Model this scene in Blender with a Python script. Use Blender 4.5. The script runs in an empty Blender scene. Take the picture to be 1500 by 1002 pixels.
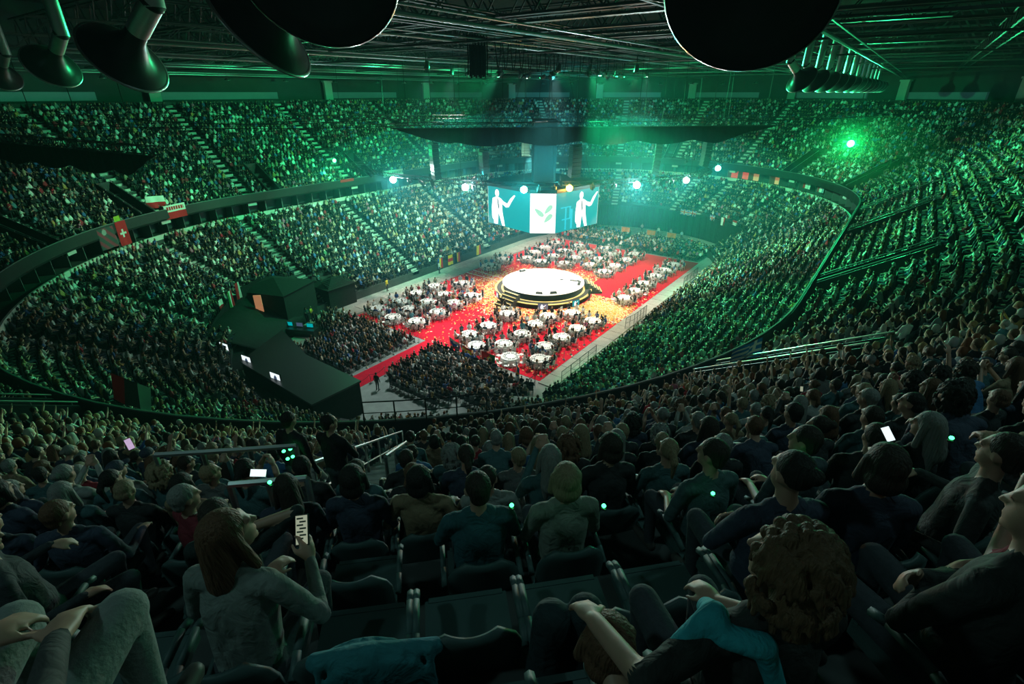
import bpy, bmesh, math, random
import numpy as np
from mathutils import Vector, Matrix

random.seed(7)
RNG = np.random.default_rng(7)
scene = bpy.context.scene
COL = scene.collection
PI = math.pi

# ---------------------------------------------------------------- camera
cam_d = bpy.data.cameras.new('camera')
cam_d.sensor_width = 36.0
cam_d.lens = 18.0
cam_d.clip_start = 0.05
cam_d.clip_end = 400
cam = bpy.data.objects.new('camera', cam_d)
COL.objects.link(cam)
CAM = np.array([35.0, -53.5, 23.5])
cam.location = CAM
cam.rotation_euler = (math.radians(90 - 25.95), 0, math.radians(36.18))
scene.camera = cam

# ---------------------------------------------------------------- view, world
scene.view_settings.view_transform = 'Standard'
scene.view_settings.look = 'None'
scene.view_settings.exposure = 0.0
scene.view_settings.gamma = 1.0
scene.view_settings.use_curve_mapping = False
world = bpy.data.worlds.new('world')
scene.world = world
world.use_nodes = True
world.node_tree.nodes['Background'].inputs[0].default_value = (0.006, 0.012, 0.012, 1)
world.node_tree.nodes['Background'].inputs[1].default_value = 1.0
scene.cycles.max_bounces = 5
scene.cycles.diffuse_bounces = 3
scene.cycles.glossy_bounces = 2
scene.cycles.transmission_bounces = 3
scene.cycles.volume_bounces = 0
scene.cycles.sample_clamp_indirect = 3.0
scene.cycles.sample_clamp_direct = 0.0


def aim_euler(p, q):
    return (Vector(q) - Vector(p)).to_track_quat('-Z', 'Y').to_euler()


SHOW = []


def spot(name, p, q, power, col, size=50, blend=0.6, rad=0.25):
    d = bpy.data.lights.new(name, 'SPOT')
    d.energy = power
    d.color = col
    d.spot_size = math.radians(size)
    d.spot_blend = blend
    d.shadow_soft_size = rad
    o = bpy.data.objects.new(name, d)
    COL.objects.link(o)
    o.location = p
    o.rotation_euler = aim_euler(p, q)
    if name in ('stage_spot', 'floor_spot', 'wash_spot'):
        SHOW.append((o, p, q, name))
    return o


def point(name, p, power, col, rad=0.2):
    d = bpy.data.lights.new(name, 'POINT')
    d.energy = power
    d.color = col
    d.shadow_soft_size = rad
    o = bpy.data.objects.new(name, d)
    COL.objects.link(o)
    o.location = p
    return o


WARM = (1.0, 0.93, 0.82)
COLD = (0.75, 1.0, 0.98)
GREEN = (0.03, 1.0, 0.32)
MINT = (0.25, 1.0, 0.55)
TEAL = (0.08, 0.9, 0.85)
KF = 1.0
# show lights hung from the truss ring and the roof, aimed under the video cube at the stage
for p_ in ((-9.5, -9.9, 13.9), (12.5, 6.5, 13.9), (14.3, 17.5, 13.9), (-20.0, -8.7, 13.9), (-17.0, 22.5, 13.9)):
    spot('stage_spot', p_, (0.9, 0, 1.5), 34000 * KF, WARM, 34, 0.5)
spot('floor_spot', (7, -8, 25.2), (5.5, -13, 0), 34000 * KF, WARM, 56, 0.7)
spot('floor_spot', (-8, -6, 25.2), (-7, -12, 0), 34000 * KF, WARM, 56, 0.7)
spot('floor_spot', (12, -2, 25.2), (10, -1, 0), 26000 * KF, (1.0, 0.8, 0.5), 50, 0.8)
spot('floor_spot', (8, 10, 25.2), (10, 10, 0), 34000 * KF, WARM, 54, 0.7)
spot('floor_spot', (-6, 12, 25.2), (-4, 17, 0), 52000 * KF, WARM, 66, 0.7)
spot('floor_spot', (0, -18, 25.2), (2, -26, 0), 17000 * KF, COLD, 60, 0.8)
# teal uplights on the cube shaft and drape
for p_, q_ in (((5.6, -4.6, 14.9), (0.2, 0.5, 17.5)), ((-3.5, -7.6, 14.9), (0.2, 0.5, 17.5)), ((9.5, 3.0, 14.9), (0.2, 0.5, 17.5))):
    spot('stage_spot', p_, q_, 7000 * KF, (0.03, 0.85, 1.0), 60, 0.8)
# green wash on the stands
GW = [
    ((-6, -6, 25.2), (-25, -30, 5), 36000, GREEN, 56),
    ((-6, 0, 25.2), (-24, -6, 5), 70000, MINT, 56),
    ((-6, 6, 25.2), (-24, 14, 5), 54000, (0.45, 1.0, 0.62), 56),
    ((-4, -4, 25.2), (-40, -22, 17), 34000, GREEN, 44),
    ((-4, 2, 25.2), (-41, 0, 17), 46000, GREEN, 44),
    ((-4, 6, 25.2), (-40, 20, 17), 40000, GREEN, 44),
    ((-4, 8, 25.2), (-22, 50, 16), 42000, TEAL, 50),
    ((4, 8, 25.2), (8, 58, 17), 42000, GREEN, 50),
    ((6, 8, 25.2), (26, 48, 15), 48000, GREEN, 46),
    ((4, 8, 25.2), (2, 42, 6), 36000, (0.5, 1.0, 0.7), 50),
    ((6, 4, 25.2), (22, 36, 5), 64000, MINT, 50),
    ((6, 2, 25.2), (24, 10, 5), 120000, (0.12, 1.0, 0.42), 52),
    ((6, 0, 25.2), (25, -14, 6), 120000, GREEN, 52),
    ((6, 6, 25.2), (42, 14, 17), 90000, GREEN, 46),
    ((6, 0, 25.2), (43, -9, 18), 90000, GREEN, 44),
    ((4, -4, 25.2), (41, -26, 17), 30000, GREEN, 36),
    ((0, -8, 25.2), (8, -52, 14), 50000, GREEN, 46),
    ((-6, -6, 25.2), (-27, -31, 10), 12000, WARM, 34),
    ((-6, 4, 25.2), (-22, 4, 4), 8000, WARM, 46),
    ((6, 4, 25.2), (22, 14, 4), 4500, WARM, 44),
    ((7, -2, 25.2), (30.5, -27, 11.5), 9000, WARM, 24),
]
for p_, q_, e_, c_, s_ in GW:
    spot('wash_spot', p_, q_, e_ * KF, c_, s_, 0.7, 0.3)


# ---------------------------------------------------------------- materials
def mat(name, col, rough=0.7, metal=0.0, noise=0.0, scale=8.0, bump=0.0, emit=None, estr=1.0, spec=0.3):
    m = bpy.data.materials.new(name)
    m.use_nodes = True
    nt = m.node_tree
    b = nt.nodes['Principled BSDF']
    b.inputs['Base Color'].default_value = (*col, 1)
    b.inputs['Roughness'].default_value = rough
    b.inputs['Metallic'].default_value = metal
    b.inputs['Specular IOR Level'].default_value = spec
    if noise > 0 or bump > 0:
        tc = nt.nodes.new('ShaderNodeTexCoord')
        n = nt.nodes.new('ShaderNodeTexNoise')
        n.inputs['Scale'].default_value = scale
        n.inputs['Detail'].default_value = 5
        nt.links.new(tc.outputs['Object'], n.inputs['Vector'])
        if noise > 0:
            mx = nt.nodes.new('ShaderNodeMix')
            mx.data_type = 'RGBA'
            mx.inputs[6].default_value = (*[c * (1 - noise) for c in col], 1)
            mx.inputs[7].default_value = (*[min(1, c * (1 + noise)) for c in col], 1)
            nt.links.new(n.outputs['Fac'], mx.inputs[0])
            nt.links.new(mx.outputs[2], b.inputs['Base Color'])
        if bump > 0:
            bp = nt.nodes.new('ShaderNodeBump')
            bp.inputs['Strength'].default_value = bump
            bp.inputs['Distance'].default_value = 0.02
            nt.links.new(n.outputs['Fac'], bp.inputs['Height'])
            nt.links.new(bp.outputs['Normal'], b.inputs['Normal'])
    if emit is not None:
        b.inputs['Emission Color'].default_value = (*emit, 1)
        b.inputs['Emission Strength'].default_value = estr
    return m


def mat_objcol(name, rough=0.8, scale=30.0, vary=0.25, fold=9.0):
    """cloth whose colour is the object's own colour"""
    m = bpy.data.materials.new(name)
    m.use_nodes = True
    nt = m.node_tree
    b = nt.nodes['Principled BSDF']
    b.inputs['Roughness'].default_value = rough
    b.inputs['Specular IOR Level'].default_value = 0.25
    oi = nt.nodes.new('ShaderNodeObjectInfo')
    tc = nt.nodes.new('ShaderNodeTexCoord')
    n = nt.nodes.new('ShaderNodeTexNoise')
    n.inputs['Scale'].default_value = scale
    n.inputs['Detail'].default_value = 3
    nt.links.new(tc.outputs['Object'], n.inputs['Vector'])
    hs = nt.nodes.new('ShaderNodeHueSaturation')
    mr = nt.nodes.new('ShaderNodeMapRange')
    mr.inputs[3].default_value = 1 - vary
    mr.inputs[4].default_value = 1 + vary
    nt.links.new(n.outputs['Fac'], mr.inputs[0])
    nt.links.new(mr.outputs[0], hs.inputs['Value'])
    nt.links.new(oi.outputs['Color'], hs.inputs['Color'])
    nt.links.new(hs.outputs[0], b.inputs['Base Color'])
    n2 = nt.nodes.new('ShaderNodeTexNoise')
    n2.inputs['Scale'].default_value = fold
    n2.inputs['Detail'].default_value = 4
    n2.inputs['Distortion'].default_value = 0.8
    nt.links.new(tc.outputs['Object'], n2.inputs['Vector'])
    bp = nt.nodes.new('ShaderNodeBump')
    bp.inputs['Strength'].default_value = 0.75
    bp.inputs['Distance'].default_value = 0.035
    nt.links.new(n2.outputs['Fac'], bp.inputs['Height'])
    nt.links.new(bp.outputs['Normal'], b.inputs['Normal'])
    return m


def mat_hair(name):
    m = mat_objcol(name, 0.62, 6.0, 0.45)
    nt = m.node_tree
    n = [x for x in nt.nodes if x.type == 'TEX_NOISE' and abs(x.inputs['Scale'].default_value - 6.0) < .01][0]
    tc = [x for x in nt.nodes if x.type == 'TEX_COORD'][0]
    mp = nt.nodes.new('ShaderNodeMapping')
    mp.inputs['Scale'].default_value = (14, 14, 1.2)
    nt.links.new(tc.outputs['Object'], mp.inputs['Vector'])
    nt.links.new(mp.outputs[0], n.inputs['Vector'])
    bp = [x for x in nt.nodes if x.type == 'BUMP'][0]
    bp.inputs['Strength'].default_value = 0.8
    bp.inputs['Distance'].default_value = 0.02
    nt.links.new(n.outputs['Fac'], bp.inputs['Height'])
    return m


def mat_attr(name, rough=0.75):
    """colour comes from the mesh's own face colours (dyes, skin, print)"""
    m = bpy.data.materials.new(name)
    m.use_nodes = True
    nt = m.node_tree
    b = nt.nodes['Principled BSDF']
    b.inputs['Roughness'].default_value = rough
    b.inputs['Specular IOR Level'].default_value = 0.25
    a = nt.nodes.new('ShaderNodeAttribute')
    a.attribute_name = 'col'
    nt.links.new(a.outputs['Color'], b.inputs['Base Color'])
    return m


M = {}
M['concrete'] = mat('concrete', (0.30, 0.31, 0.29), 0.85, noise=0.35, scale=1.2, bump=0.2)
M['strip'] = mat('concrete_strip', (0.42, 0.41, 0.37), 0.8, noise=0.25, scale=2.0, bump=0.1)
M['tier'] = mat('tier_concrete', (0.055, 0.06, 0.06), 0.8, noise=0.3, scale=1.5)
M['step'] = mat('step_paint', (0.55, 0.56, 0.53), 0.7, noise=0.15, scale=4)
M['stepdark'] = mat('step_riser', (0.12, 0.12, 0.12), 0.8, noise=0.2, scale=4)
M['parapet'] = mat('parapet_paint', (0.62, 0.64, 0.58), 0.6, noise=0.08, scale=2)
M['fascia'] = mat('fascia_panel', (0.02, 0.026, 0.028), 0.5, noise=0.15, scale=0.6)
M['suite'] = mat('suite_glass', (0.05, 0.065, 0.07), 0.25, noise=0.2, scale=0.6, spec=0.5)
M['suitefrm'] = mat('suite_frame', (0.16, 0.18, 0.18), 0.6)
M['warmlit'] = mat('lit_room', (0.5, 0.3, 0.2), 0.6, emit=(1.0, 0.42, 0.2), estr=0.35)
M['redlit'] = mat('red_lit_room', (0.5, 0.1, 0.1), 0.6, emit=(1.0, 0.09, 0.1), estr=0.5)
M['conc_lit'] = mat('concourse_window', (0.14, 0.19, 0.2), 0.5, noise=0.2, scale=0.5, emit=(0.16, 0.5, 0.55), estr=0.03)
M['paleclm'] = mat('pale_column', (0.42, 0.44, 0.42), 0.7, noise=0.1, scale=1)
M['wall'] = mat('back_wall', (0.04, 0.05, 0.05), 0.8, noise=0.3, scale=0.4)
M['ceil'] = mat('roof_deck', (0.04, 0.045, 0.045), 0.8, noise=0.3, scale=0.3)
M['steel'] = mat('painted_steel', (0.06, 0.075, 0.075), 0.5, metal=0.2, noise=0.15, scale=2)
M['rail'] = mat('bright_rail', (0.26, 0.32, 0.32), 0.4, metal=0.5, noise=0.1, scale=2)
M['dsteel'] = mat('dark_steel', (0.03, 0.035, 0.035), 0.45, metal=0.5, noise=0.2, scale=3)
M['zinc'] = mat('galvanised_duct', (0.72, 0.73, 0.72), 0.36, metal=0.95, noise=0.12, scale=5, bump=0.05)
M['blk'] = mat('black_cloth', (0.02, 0.024, 0.024), 0.9, noise=0.3, scale=3, bump=0.2)
M['blkplastic'] = mat('black_plastic', (0.03, 0.036, 0.036), 0.35, noise=0.2, scale=6, spec=0.5)
M['carpet'] = mat('red_carpet', (0.62, 0.012, 0.035), 0.95, noise=0.22, scale=3.0, bump=0.3, spec=0.1)
M['white'] = mat('white_paint', (0.8, 0.8, 0.78), 0.5, noise=0.05, scale=3)
M['linen'] = mat('white_linen', (0.82, 0.82, 0.80), 0.85, noise=0.06, scale=9, bump=0.25)
M['deck'] = mat('stage_deck', (0.85, 0.84, 0.78), 0.55, noise=0.08, scale=2.5, bump=0.05)
M['skirt'] = mat('stage_skirt', (0.02, 0.022, 0.025), 0.7, noise=0.2, scale=4)
M['yellow'] = mat('yellow_edge', (0.75, 0.6, 0.22), 0.6, noise=0.2, scale=6)
M['tread'] = mat('stage_tread', (0.05, 0.05, 0.045), 0.7, noise=0.3, scale=5)
M['seat'] = mat('seat_plastic', (0.05, 0.085, 0.085), 0.55, noise=0.2, scale=5, spec=0.35)
M['chrome'] = mat('brushed_rail', (0.55, 0.57, 0.57), 0.3, metal=0.9)
M['glass'] = mat('bottle_plastic', (0.55, 0.62, 0.62), 0.15, noise=0.1, scale=5, spec=0.6)
M['crowd'] = mat_attr('crowd_cloth_and_skin')
M['print'] = mat_attr('printed_cloth', 0.85)
M['shirt'] = mat_objcol('garment')
M['hair'] = mat_hair('hair')
M['skin'] = mat('skin', (0.38, 0.22, 0.16), 0.5, noise=0.12, scale=20, bump=0.05, spec=0.4)
M['pants'] = mat('trousers', (0.045, 0.05, 0.06), 0.85, noise=0.3, scale=40, bump=0.3)
M['shoe'] = mat('shoe_leather', (0.06, 0.055, 0.05), 0.5, noise=0.3, scale=20)
M['eye'] = mat('eye_and_lip', (0.10, 0.05, 0.045), 0.3)
M['greenled'] = mat('green_led', (0.1, 0.8, 0.3), 0.4, emit=(0.05, 1.0, 0.25), estr=6.0)
M['screenlit'] = mat('lit_screen', (0.6, 0.7, 0.7), 0.4, emit=(0.85, 0.97, 1.0), estr=1.1)
M['screendark'] = mat('lit_screen_dark', (0.1, 0.12, 0.2), 0.4, emit=(0.10, 0.14, 0.25), estr=0.5)
M['ledteal'] = mat('led_teal', (0.01, 0.01, 0.01), 0.4, emit=(0.0, 0.36, 0.38), estr=1.0)
M['ledwhite'] = mat('led_white', (0.01, 0.01, 0.01), 0.4, emit=(1.0, 1.0, 0.98), estr=1.7)
M['ledmint'] = mat('led_mint', (0.01, 0.01, 0.01), 0.4, emit=(0.42, 0.85, 0.60), estr=1.0)
M['ledcyan'] = mat('led_cyan', (0.01, 0.01, 0.01), 0.4, emit=(0.02, 0.62, 0.75), estr=1.0)
M['leddark'] = mat('led_dark', (0.01, 0.01, 0.01), 0.4, emit=(0.02, 0.10, 0.14), estr=1.0)
M['lampwhite'] = mat('lamp_lens', (1, 1, 1), 0.4, emit=(0.85, 1.0, 1.0), estr=14.0)
M['lampamber'] = mat('amber_lamp_lens', (1, .8, .3), 0.4, emit=(1.0, 0.50, 0.06), estr=5.0)
M['lampgreen'] = mat('green_lamp_lens', (.3, 1, .5), 0.4, emit=(0.10, 1.0, 0.32), estr=8.0)


# ---------------------------------------------------------------- mesh helpers
class MB:
    def __init__(self):
        self.v, self.f, self.m = [], [], []

    def add(self, vs, fs, mi=0):
        n = len(self.v)
        self.v += [tuple(p) for p in vs]
        self.f += [tuple(i + n for i in f) for f in fs]
        self.m += [mi] * len(fs)
        return self

    def box(self, c, s, rz=0.0, mi=0, taper=1.0):
        cx, cy, cz = c
        a, b = math.cos(rz), math.sin(rz)
        vs = []
        for dz in (-1, 1):
            k = 1.0 if dz < 0 else taper
            for dx, dy in ((-1, -1), (1, -1), (1, 1), (-1, 1)):
                x, y = dx * s[0] / 2 * k, dy * s[1] / 2 * k
                vs.append((cx + a * x - b * y, cy + b * x + a * y, cz + dz * s[2] / 2))
        return self.add(vs, [(0, 3, 2, 1), (4, 5, 6, 7), (0, 1, 5, 4), (1, 2, 6, 5), (2, 3, 7, 6), (3, 0, 4, 7)], mi)

    def tube(self, p0, p1, r0, r1=None, n=6, mi=0, cap=True):
        r1 = r0 if r1 is None else r1
        p0, p1 = Vector(p0), Vector(p1)
        d = (p1 - p0)
        if d.length < 1e-6:
            return self
        d.normalize()
        u = d.cross(Vector((0, 0, 1)) if abs(d.z) < 0.95 else Vector((1, 0, 0))).normalized()
        w = d.cross(u)
        vs = []
        for p, r in ((p0, r0), (p1, r1)):
            for i in range(n):
                a = 2 * PI * i / n + PI / n
                vs.append(p + (u * math.cos(a) + w * math.sin(a)) * r)
        fs = [(i, (i + 1) % n, n + (i + 1) % n, n + i) for i in range(n)]
        if cap:
            fs += [tuple(range(n - 1, -1, -1)), tuple(range(n, 2 * n))]
        return self.add(vs, fs, mi)

    def path(self, pts, r, n=6, mi=0):
        for a, b in zip(pts[:-1], pts[1:]):
            self.tube(a, b, r, r, n, mi)
        return self

    def lathe(self, prof, n=24, c=(0, 0, 0), mi=0, fold=0.0, nf=0, mat4=None):
        vs, fs = [], []
        k = len(prof)
        for i in range(n):
            a = 2 * PI * i / n
            for j, (r, z) in enumerate(prof):
                rr = r * (1 + (fold * math.sin(nf * a) * j / max(1, k - 1) if fold else 0))
                p = Vector((rr * math.cos(a), rr * math.sin(a), z))
                if mat4 is not None:
                    p = mat4 @ p
                vs.append((p.x + c[0], p.y + c[1], p.z + c[2]))
        for i in range(n):
            q = (i + 1) % n
            for j in range(k - 1):
                fs.append((i * k + j, q * k + j, q * k + j + 1, i * k + j + 1))
        return self.add(vs, fs, mi)

    def prism(self, poly, z0, z1, mi=0):
        n = len(poly)
        vs = [(x, y, z0) for x, y in poly] + [(x, y, z1) for x, y in poly]
        fs = [(i, (i + 1) % n, n + (i + 1) % n, n + i) for i in range(n)]
        fs += [tuple(range(n - 1, -1, -1)), tuple(range(n, 2 * n))]
        return self.add(vs, fs, mi)

    def build(self, name, mats, parent=None, smooth=False, loc=None, rz=0.0):
        me = bpy.data.meshes.new(name)
        me.from_pydata([tuple(p) for p in self.v], [], self.f)
        if not isinstance(mats, (list, tuple)):
            mats = [mats]
        for m in mats:
            me.materials.append(m)
        me.polygons.foreach_set('material_index', self.m)
        if smooth:
            me.polygons.foreach_set('use_smooth', [True] * len(self.f))
        me.update()
        return link(name, me, parent, loc, rz)


def link(name, me, parent=None, loc=None, rz=0.0):
    o = bpy.data.objects.new(name, me)
    COL.objects.link(o)
    if parent is not None:
        o.parent = parent
    if loc is not None:
        o.location = loc
    o.rotation_euler.z = rz
    return o


def empty(name, loc, rz=0.0):
    o = bpy.data.objects.new(name, None)
    o.empty_display_size = 0.2
    COL.objects.link(o)
    o.location = loc
    o.rotation_euler.z = rz
    return o


def tag(o, label=None, cat=None, group=None, kind=None):
    if label:
        o['label'] = label
    if cat:
        o['category'] = cat
    if group:
        o['group'] = group
    if kind:
        o['kind'] = kind
    return o


def copy_tree(o, parent=None):
    c = o.copy()
    COL.objects.link(c)
    c.parent = parent
    for ch in o.children:
        copy_tree(ch, c)
    return c


def struct(o, label=None, cat=None):
    return tag(o, label, cat, None, 'structure')


def rot2(x, y, a):
    return (x * math.cos(a) - y * math.sin(a), x * math.sin(a) + y * math.cos(a))


# ---------------------------------------------------------------- the bowl
L = 19.0                       # half length of the straight sides
LR0, LDR, LZ0, LDZ, LN = 16.5, 0.83, 1.0, 0.43, 18
UR0, UDR, UZ0, UDZ, UN = 32.13, 0.82, 10.85, 0.54, 21
NA = 48
ST = []                        # stations: centre y, outward normal, section id, parameter
for i in range(9):
    ST.append((-L + 2 * L * i / 8, 1.0, 0.0))
for i in range(1, NA + 1):
    a = PI * i / NA
    ST.append((L, math.cos(a), math.sin(a)))
for i in range(1, 9):
    ST.append((L - 2 * L * i / 8, -1.0, 0.0))
for i in range(1, NA):
    a = PI + PI * i / NA
    ST.append((-L, math.cos(a), math.sin(a)))
NS = len(ST)


def stp(s, r):
    return (s[1] * r, s[0] + s[2] * r)


def sweep(mb, prof, idx, closed=False, mi=0):
    k = len(prof)
    vs = []
    for i in idx:
        for r, z in prof:
            x, y = stp(ST[i % NS], r)
            vs.append((x, y, z))
    fs = []
    n = len(idx)
    for i in range(n if closed else n - 1):
        q = (i + 1) % n
        for j in range(k - 1):
            fs.append((i * k + j, q * k + j, q * k + j + 1, i * k + j + 1))
    mb.add(vs, fs, mi)


def far_cut(i):                # stations behind the black curtain at the far end
    return 9 + 10 <= i % NS <= 9 + 38


ALL = list(range(NS))
FAR = [i for i in ALL if far_cut(i)]
REST = list(range(FAR[-1], FAR[0] + NS + 1))
FAR_K = 7


def lower_prof(k0):
    p = [(LR0 + LDR * k0, 0.0)]
    for k in range(k0, LN):
        z = LZ0 + LDZ * k
        p += [(LR0 + LDR * k, z), (LR0 + LDR * (k + 1), z)]
    p += [(LR0 + LDR * LN, 9.0), (36.0, 9.0)]
    return p


mb = MB()
sweep(mb, lower_prof(0), REST)
sweep(mb, lower_prof(FAR_K), FAR)
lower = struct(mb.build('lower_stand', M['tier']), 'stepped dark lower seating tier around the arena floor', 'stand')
mb = MB()
p = [(31.9, 10.9)]
for k in range(UN):
    z = UZ0 + UDZ * k
    p += [(UR0 + UDR * k, z), (UR0 + UDR * (k + 1), z)]
p += [(UR0 + UDR * UN, UZ0 + UDZ * UN + 0.2), (53.0, UZ0 + UDZ * UN + 0.2)]
p = [(36.0, 10.7), (31.9, 10.7), (31.9, 10.85)] + p[1:]
sweep(mb, p, ALL, True)
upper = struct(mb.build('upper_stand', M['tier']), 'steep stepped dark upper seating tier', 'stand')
# parapet wall behind the last lower row, and the fascia rail of the upper tier
for i0 in range(0, NS, 8):
    mb = MB()
    idx = [j % NS for j in range(i0, min(i0 + 8, NS) + 1)]
    sweep(mb, [(31.45, 8.75), (31.45, 9.5), (31.6, 9.5), (31.6, 8.75)], idx)
    mb.build('parapet_panel', M['parapet'], lower)
    mb = MB()
    sweep(mb, [(31.9, 10.7), (31.78, 10.9), (31.78, 11.85), (31.95, 11.85), (31.95, 11.0)], idx)
    mb.build('fascia_panel', M['fascia'], upper)
mb = MB()
sweep(mb, [(31.80, 11.85), (31.80, 11.91), (31.87, 11.91), (31.87, 11.85)], ALL, True)
mb.build('fascia_rail', M['suitefrm'], upper)
# back wall and concourse windows
mb = MB()
sweep(mb, [(53.0, 21.0), (53.0, 33.0)], ALL, True)
struct(mb.build('wall_back', M['wall']), 'dark wall behind the top row', 'wall')
win = 0
for i0 in range(0, NS, 2):
    a, b = ST[i0], ST[(i0 + 1) % NS]
    if i0 % 6 == 4:
        continue
    mb = MB()
    r0, r1 = 52.6, 52.9
    z0, z1 = 22.6, 23.6
    p0, p1 = stp(a, r0), stp(ST[(i0 + 2) % NS], r0)
    q0, q1 = stp(a, r1), stp(ST[(i0 + 2) % NS], r1)
    mb.add([(*p0, z0), (*p1, z0), (*p1, z1), (*p0, z1), (*q0, z0), (*q1, z0), (*q1, z1), (*q0, z1)],
           [(0, 1, 2, 3), (4, 7, 6, 5), (0, 4, 5, 1), (3, 2, 6, 7), (0, 3, 7, 4), (1, 5, 6, 2)])
    win += 1
    struct(mb.build('window_%d' % win, M['conc_lit']))
colm = MB().box((0, 0, 0.9), (1.5, 0.5, 3.4), 0, 0).box((0, 0, 2.7), (1.8, 0.7, 0.25), 0, 0).box((0, -0.27, 0.6), (0.9, 0.06, 2.0), 0, 0)
colme = None
for i0 in range(4, NS, 6):
    s = ST[i0]
    x, y = stp(s, 51.9)
    a = math.atan2(s[2], s[1]) + PI / 2
    if colme is None:
        o = colm.build('concourse_column', M['paleclm'], None, False, (x, y, 22.6), a)
        colme = o.data
    else:
        o = link('concourse_column', colme, None, (x, y, 22.6), a)
    struct(o, 'pale square concourse column against the dark back wall', 'column')
    o['group'] = 'concourse columns behind the top row'
# suite band between the tiers
suite = struct(empty('suite_band', (0, 0, 9.0)), 'dark band of glazed suites between the two tiers', 'suite')
mb = MB()
sweep(mb, [(36.0, 0.0), (36.0, 1.9)], ALL, True)
mb.build('back_panel', M['fascia'], suite)
LIT = {}
for s_i, m_i in ((27, 'redlit'), (26, 'redlit'), (25, 'warmlit'), (23, 'warmlit')):
    LIT[s_i] = m_i
for i in range(NS):
    a, b = ST[i], ST[(i + 1) % NS]
    wide = abs(a[0] - b[0]) > 1
    parts = 2 if wide else 1
    for q in range(parts):
        t0, t1 = q / parts + 0.03, (q + 1) / parts - 0.03

        def pp(t, r):
            x0, y0 = stp(a, r)
            x1, y1 = stp(b, r)
            return (x0 + (x1 - x0) * t, y0 + (y1 - y0) * t)
        mb = MB()
        z0, z1 = 0.12, 1.75
        r0, r1 = 34.4, 34.55
        A, B, C, D = pp(t0, r0), pp(t1, r0), pp(t1, r1), pp(t0, r1)
        mb.add([(*A, z0), (*B, z0), (*B, z1), (*A, z1), (*D, z0), (*C, z0), (*C, z1), (*D, z1)],
               [(0, 1, 2, 3), (4, 7, 6, 5), (0, 4, 5, 1), (3, 2, 6, 7), (0, 3, 7, 4), (1, 5, 6, 2)])
        kind = LIT.get(i, 'suite') if q == 0 else 'suite'
        mb.build('suite_window', M[kind], suite)
        mb = MB().add([(*pp(t1 + .005, 33.0), 0), (*pp(t1 + .005, 35.9), 0), (*pp(t1 + .005, 35.9), 1.9), (*pp(t1 + .005, 33.0), 1.9),
                       (*pp(t1 + .03, 33.0), 0), (*pp(t1 + .03, 35.9), 0), (*pp(t1 + .03, 35.9), 1.9), (*pp(t1 + .03, 33.0), 1.9)],
                      [(0, 1, 2, 3), (4, 7, 6, 5), (0, 4, 5, 1), (3, 2, 6, 7), (0, 3, 7, 4), (1, 5, 6, 2)])
        mb.build('partition', M['suitefrm'], suite)

# ---------------------------------------------------------------- aisles
# (section, value): 'R'/'L' straight sides at a y, 'F'/'N' far and near ends at an angle in degrees
LOW_AISLES = [('L', -5.9), ('L', 10.3), ('R', -5.9), ('R', 10.3), ('F', 25), ('F', 48.5), ('F', 71), ('F', 84), ('F', 112.5), ('F', 136), ('F', 159),
              ('N', 184), ('N', 204), ('N', 227), ('N', 250), ('N', 273), ('N', 296), ('N', 319), ('N', 341)]
UP_AISLES = [('L', -2.5), ('L', 16.0), ('L', -18.8), ('R', -15.2), ('R', 2.8), ('F', 2), ('F', 24), ('F', 50), ('F', 72.5), ('F', 93), ('F', 113), ('F', 136), ('F', 158),
             ('N', 200), ('N', 222), ('N', 245), ('N', 268), ('N', 289), ('N', 313.5), ('N', 341)]


def aisle_frame(sec, val):
    """origin y, outward normal"""
    if sec == 'L':
        return (0.0, val), (-1.0, 0.0)
    if sec == 'R':
        return (0.0, val), (1.0, 0.0)
    a = math.radians(val)
    return (0.0, L if sec == 'F' else -L), (math.cos(a), math.sin(a))


def aisle_stair(sec, val, r0, dr, z0, dz, k0, n, parent, w=1.15):
    (ox, oy), (nx, ny) = aisle_frame(sec, val)
    tx, ty = -ny, nx
    mb = MB()
    for k in range(k0, n):
        for h in range(2):
            ra = r0 + dr * (k + h * 0.5)
            rb = ra + dr * 0.5
            zt = z0 + dz * k + (h + 1) * dz * 0.5 - dz + 0.012 + dz * 0.5
            zb = z0 + dz * (k - 1)
            e = 0.12
            for (a_, b_, mi) in ((ra, ra + e, 1), (ra + e, rb, 0)):
                P = [(ox + nx * r + tx * s * w / 2, oy + ny * r + ty * s * w / 2) for r, s in ((a_, -1), (a_, 1), (b_, 1), (b_, -1))]
                mb.add([(*q, zb) for q in P] + [(*q, zt) for q in P],
                       [(4, 5, 6, 7), (0, 1, 5, 4), (3, 7, 6, 2), (0, 4, 7, 3), (1, 2, 6, 5)], mi)
    return mb.build('aisle_stair', [M['stepdark'], M['step']], parent)


for s_, v_ in LOW_AISLES:
    cut = s_ == 'F' and 36 < v_ < 140
    aisle_stair(s_, v_, LR0, LDR, LZ0, LDZ, FAR_K if cut else 0, LN, lower)
for s_, v_ in UP_AISLES:
    aisle_stair(s_, v_, UR0, UDR, UZ0, UDZ, 0, 14 if v_ == 313.5 else UN, upper)
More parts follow.
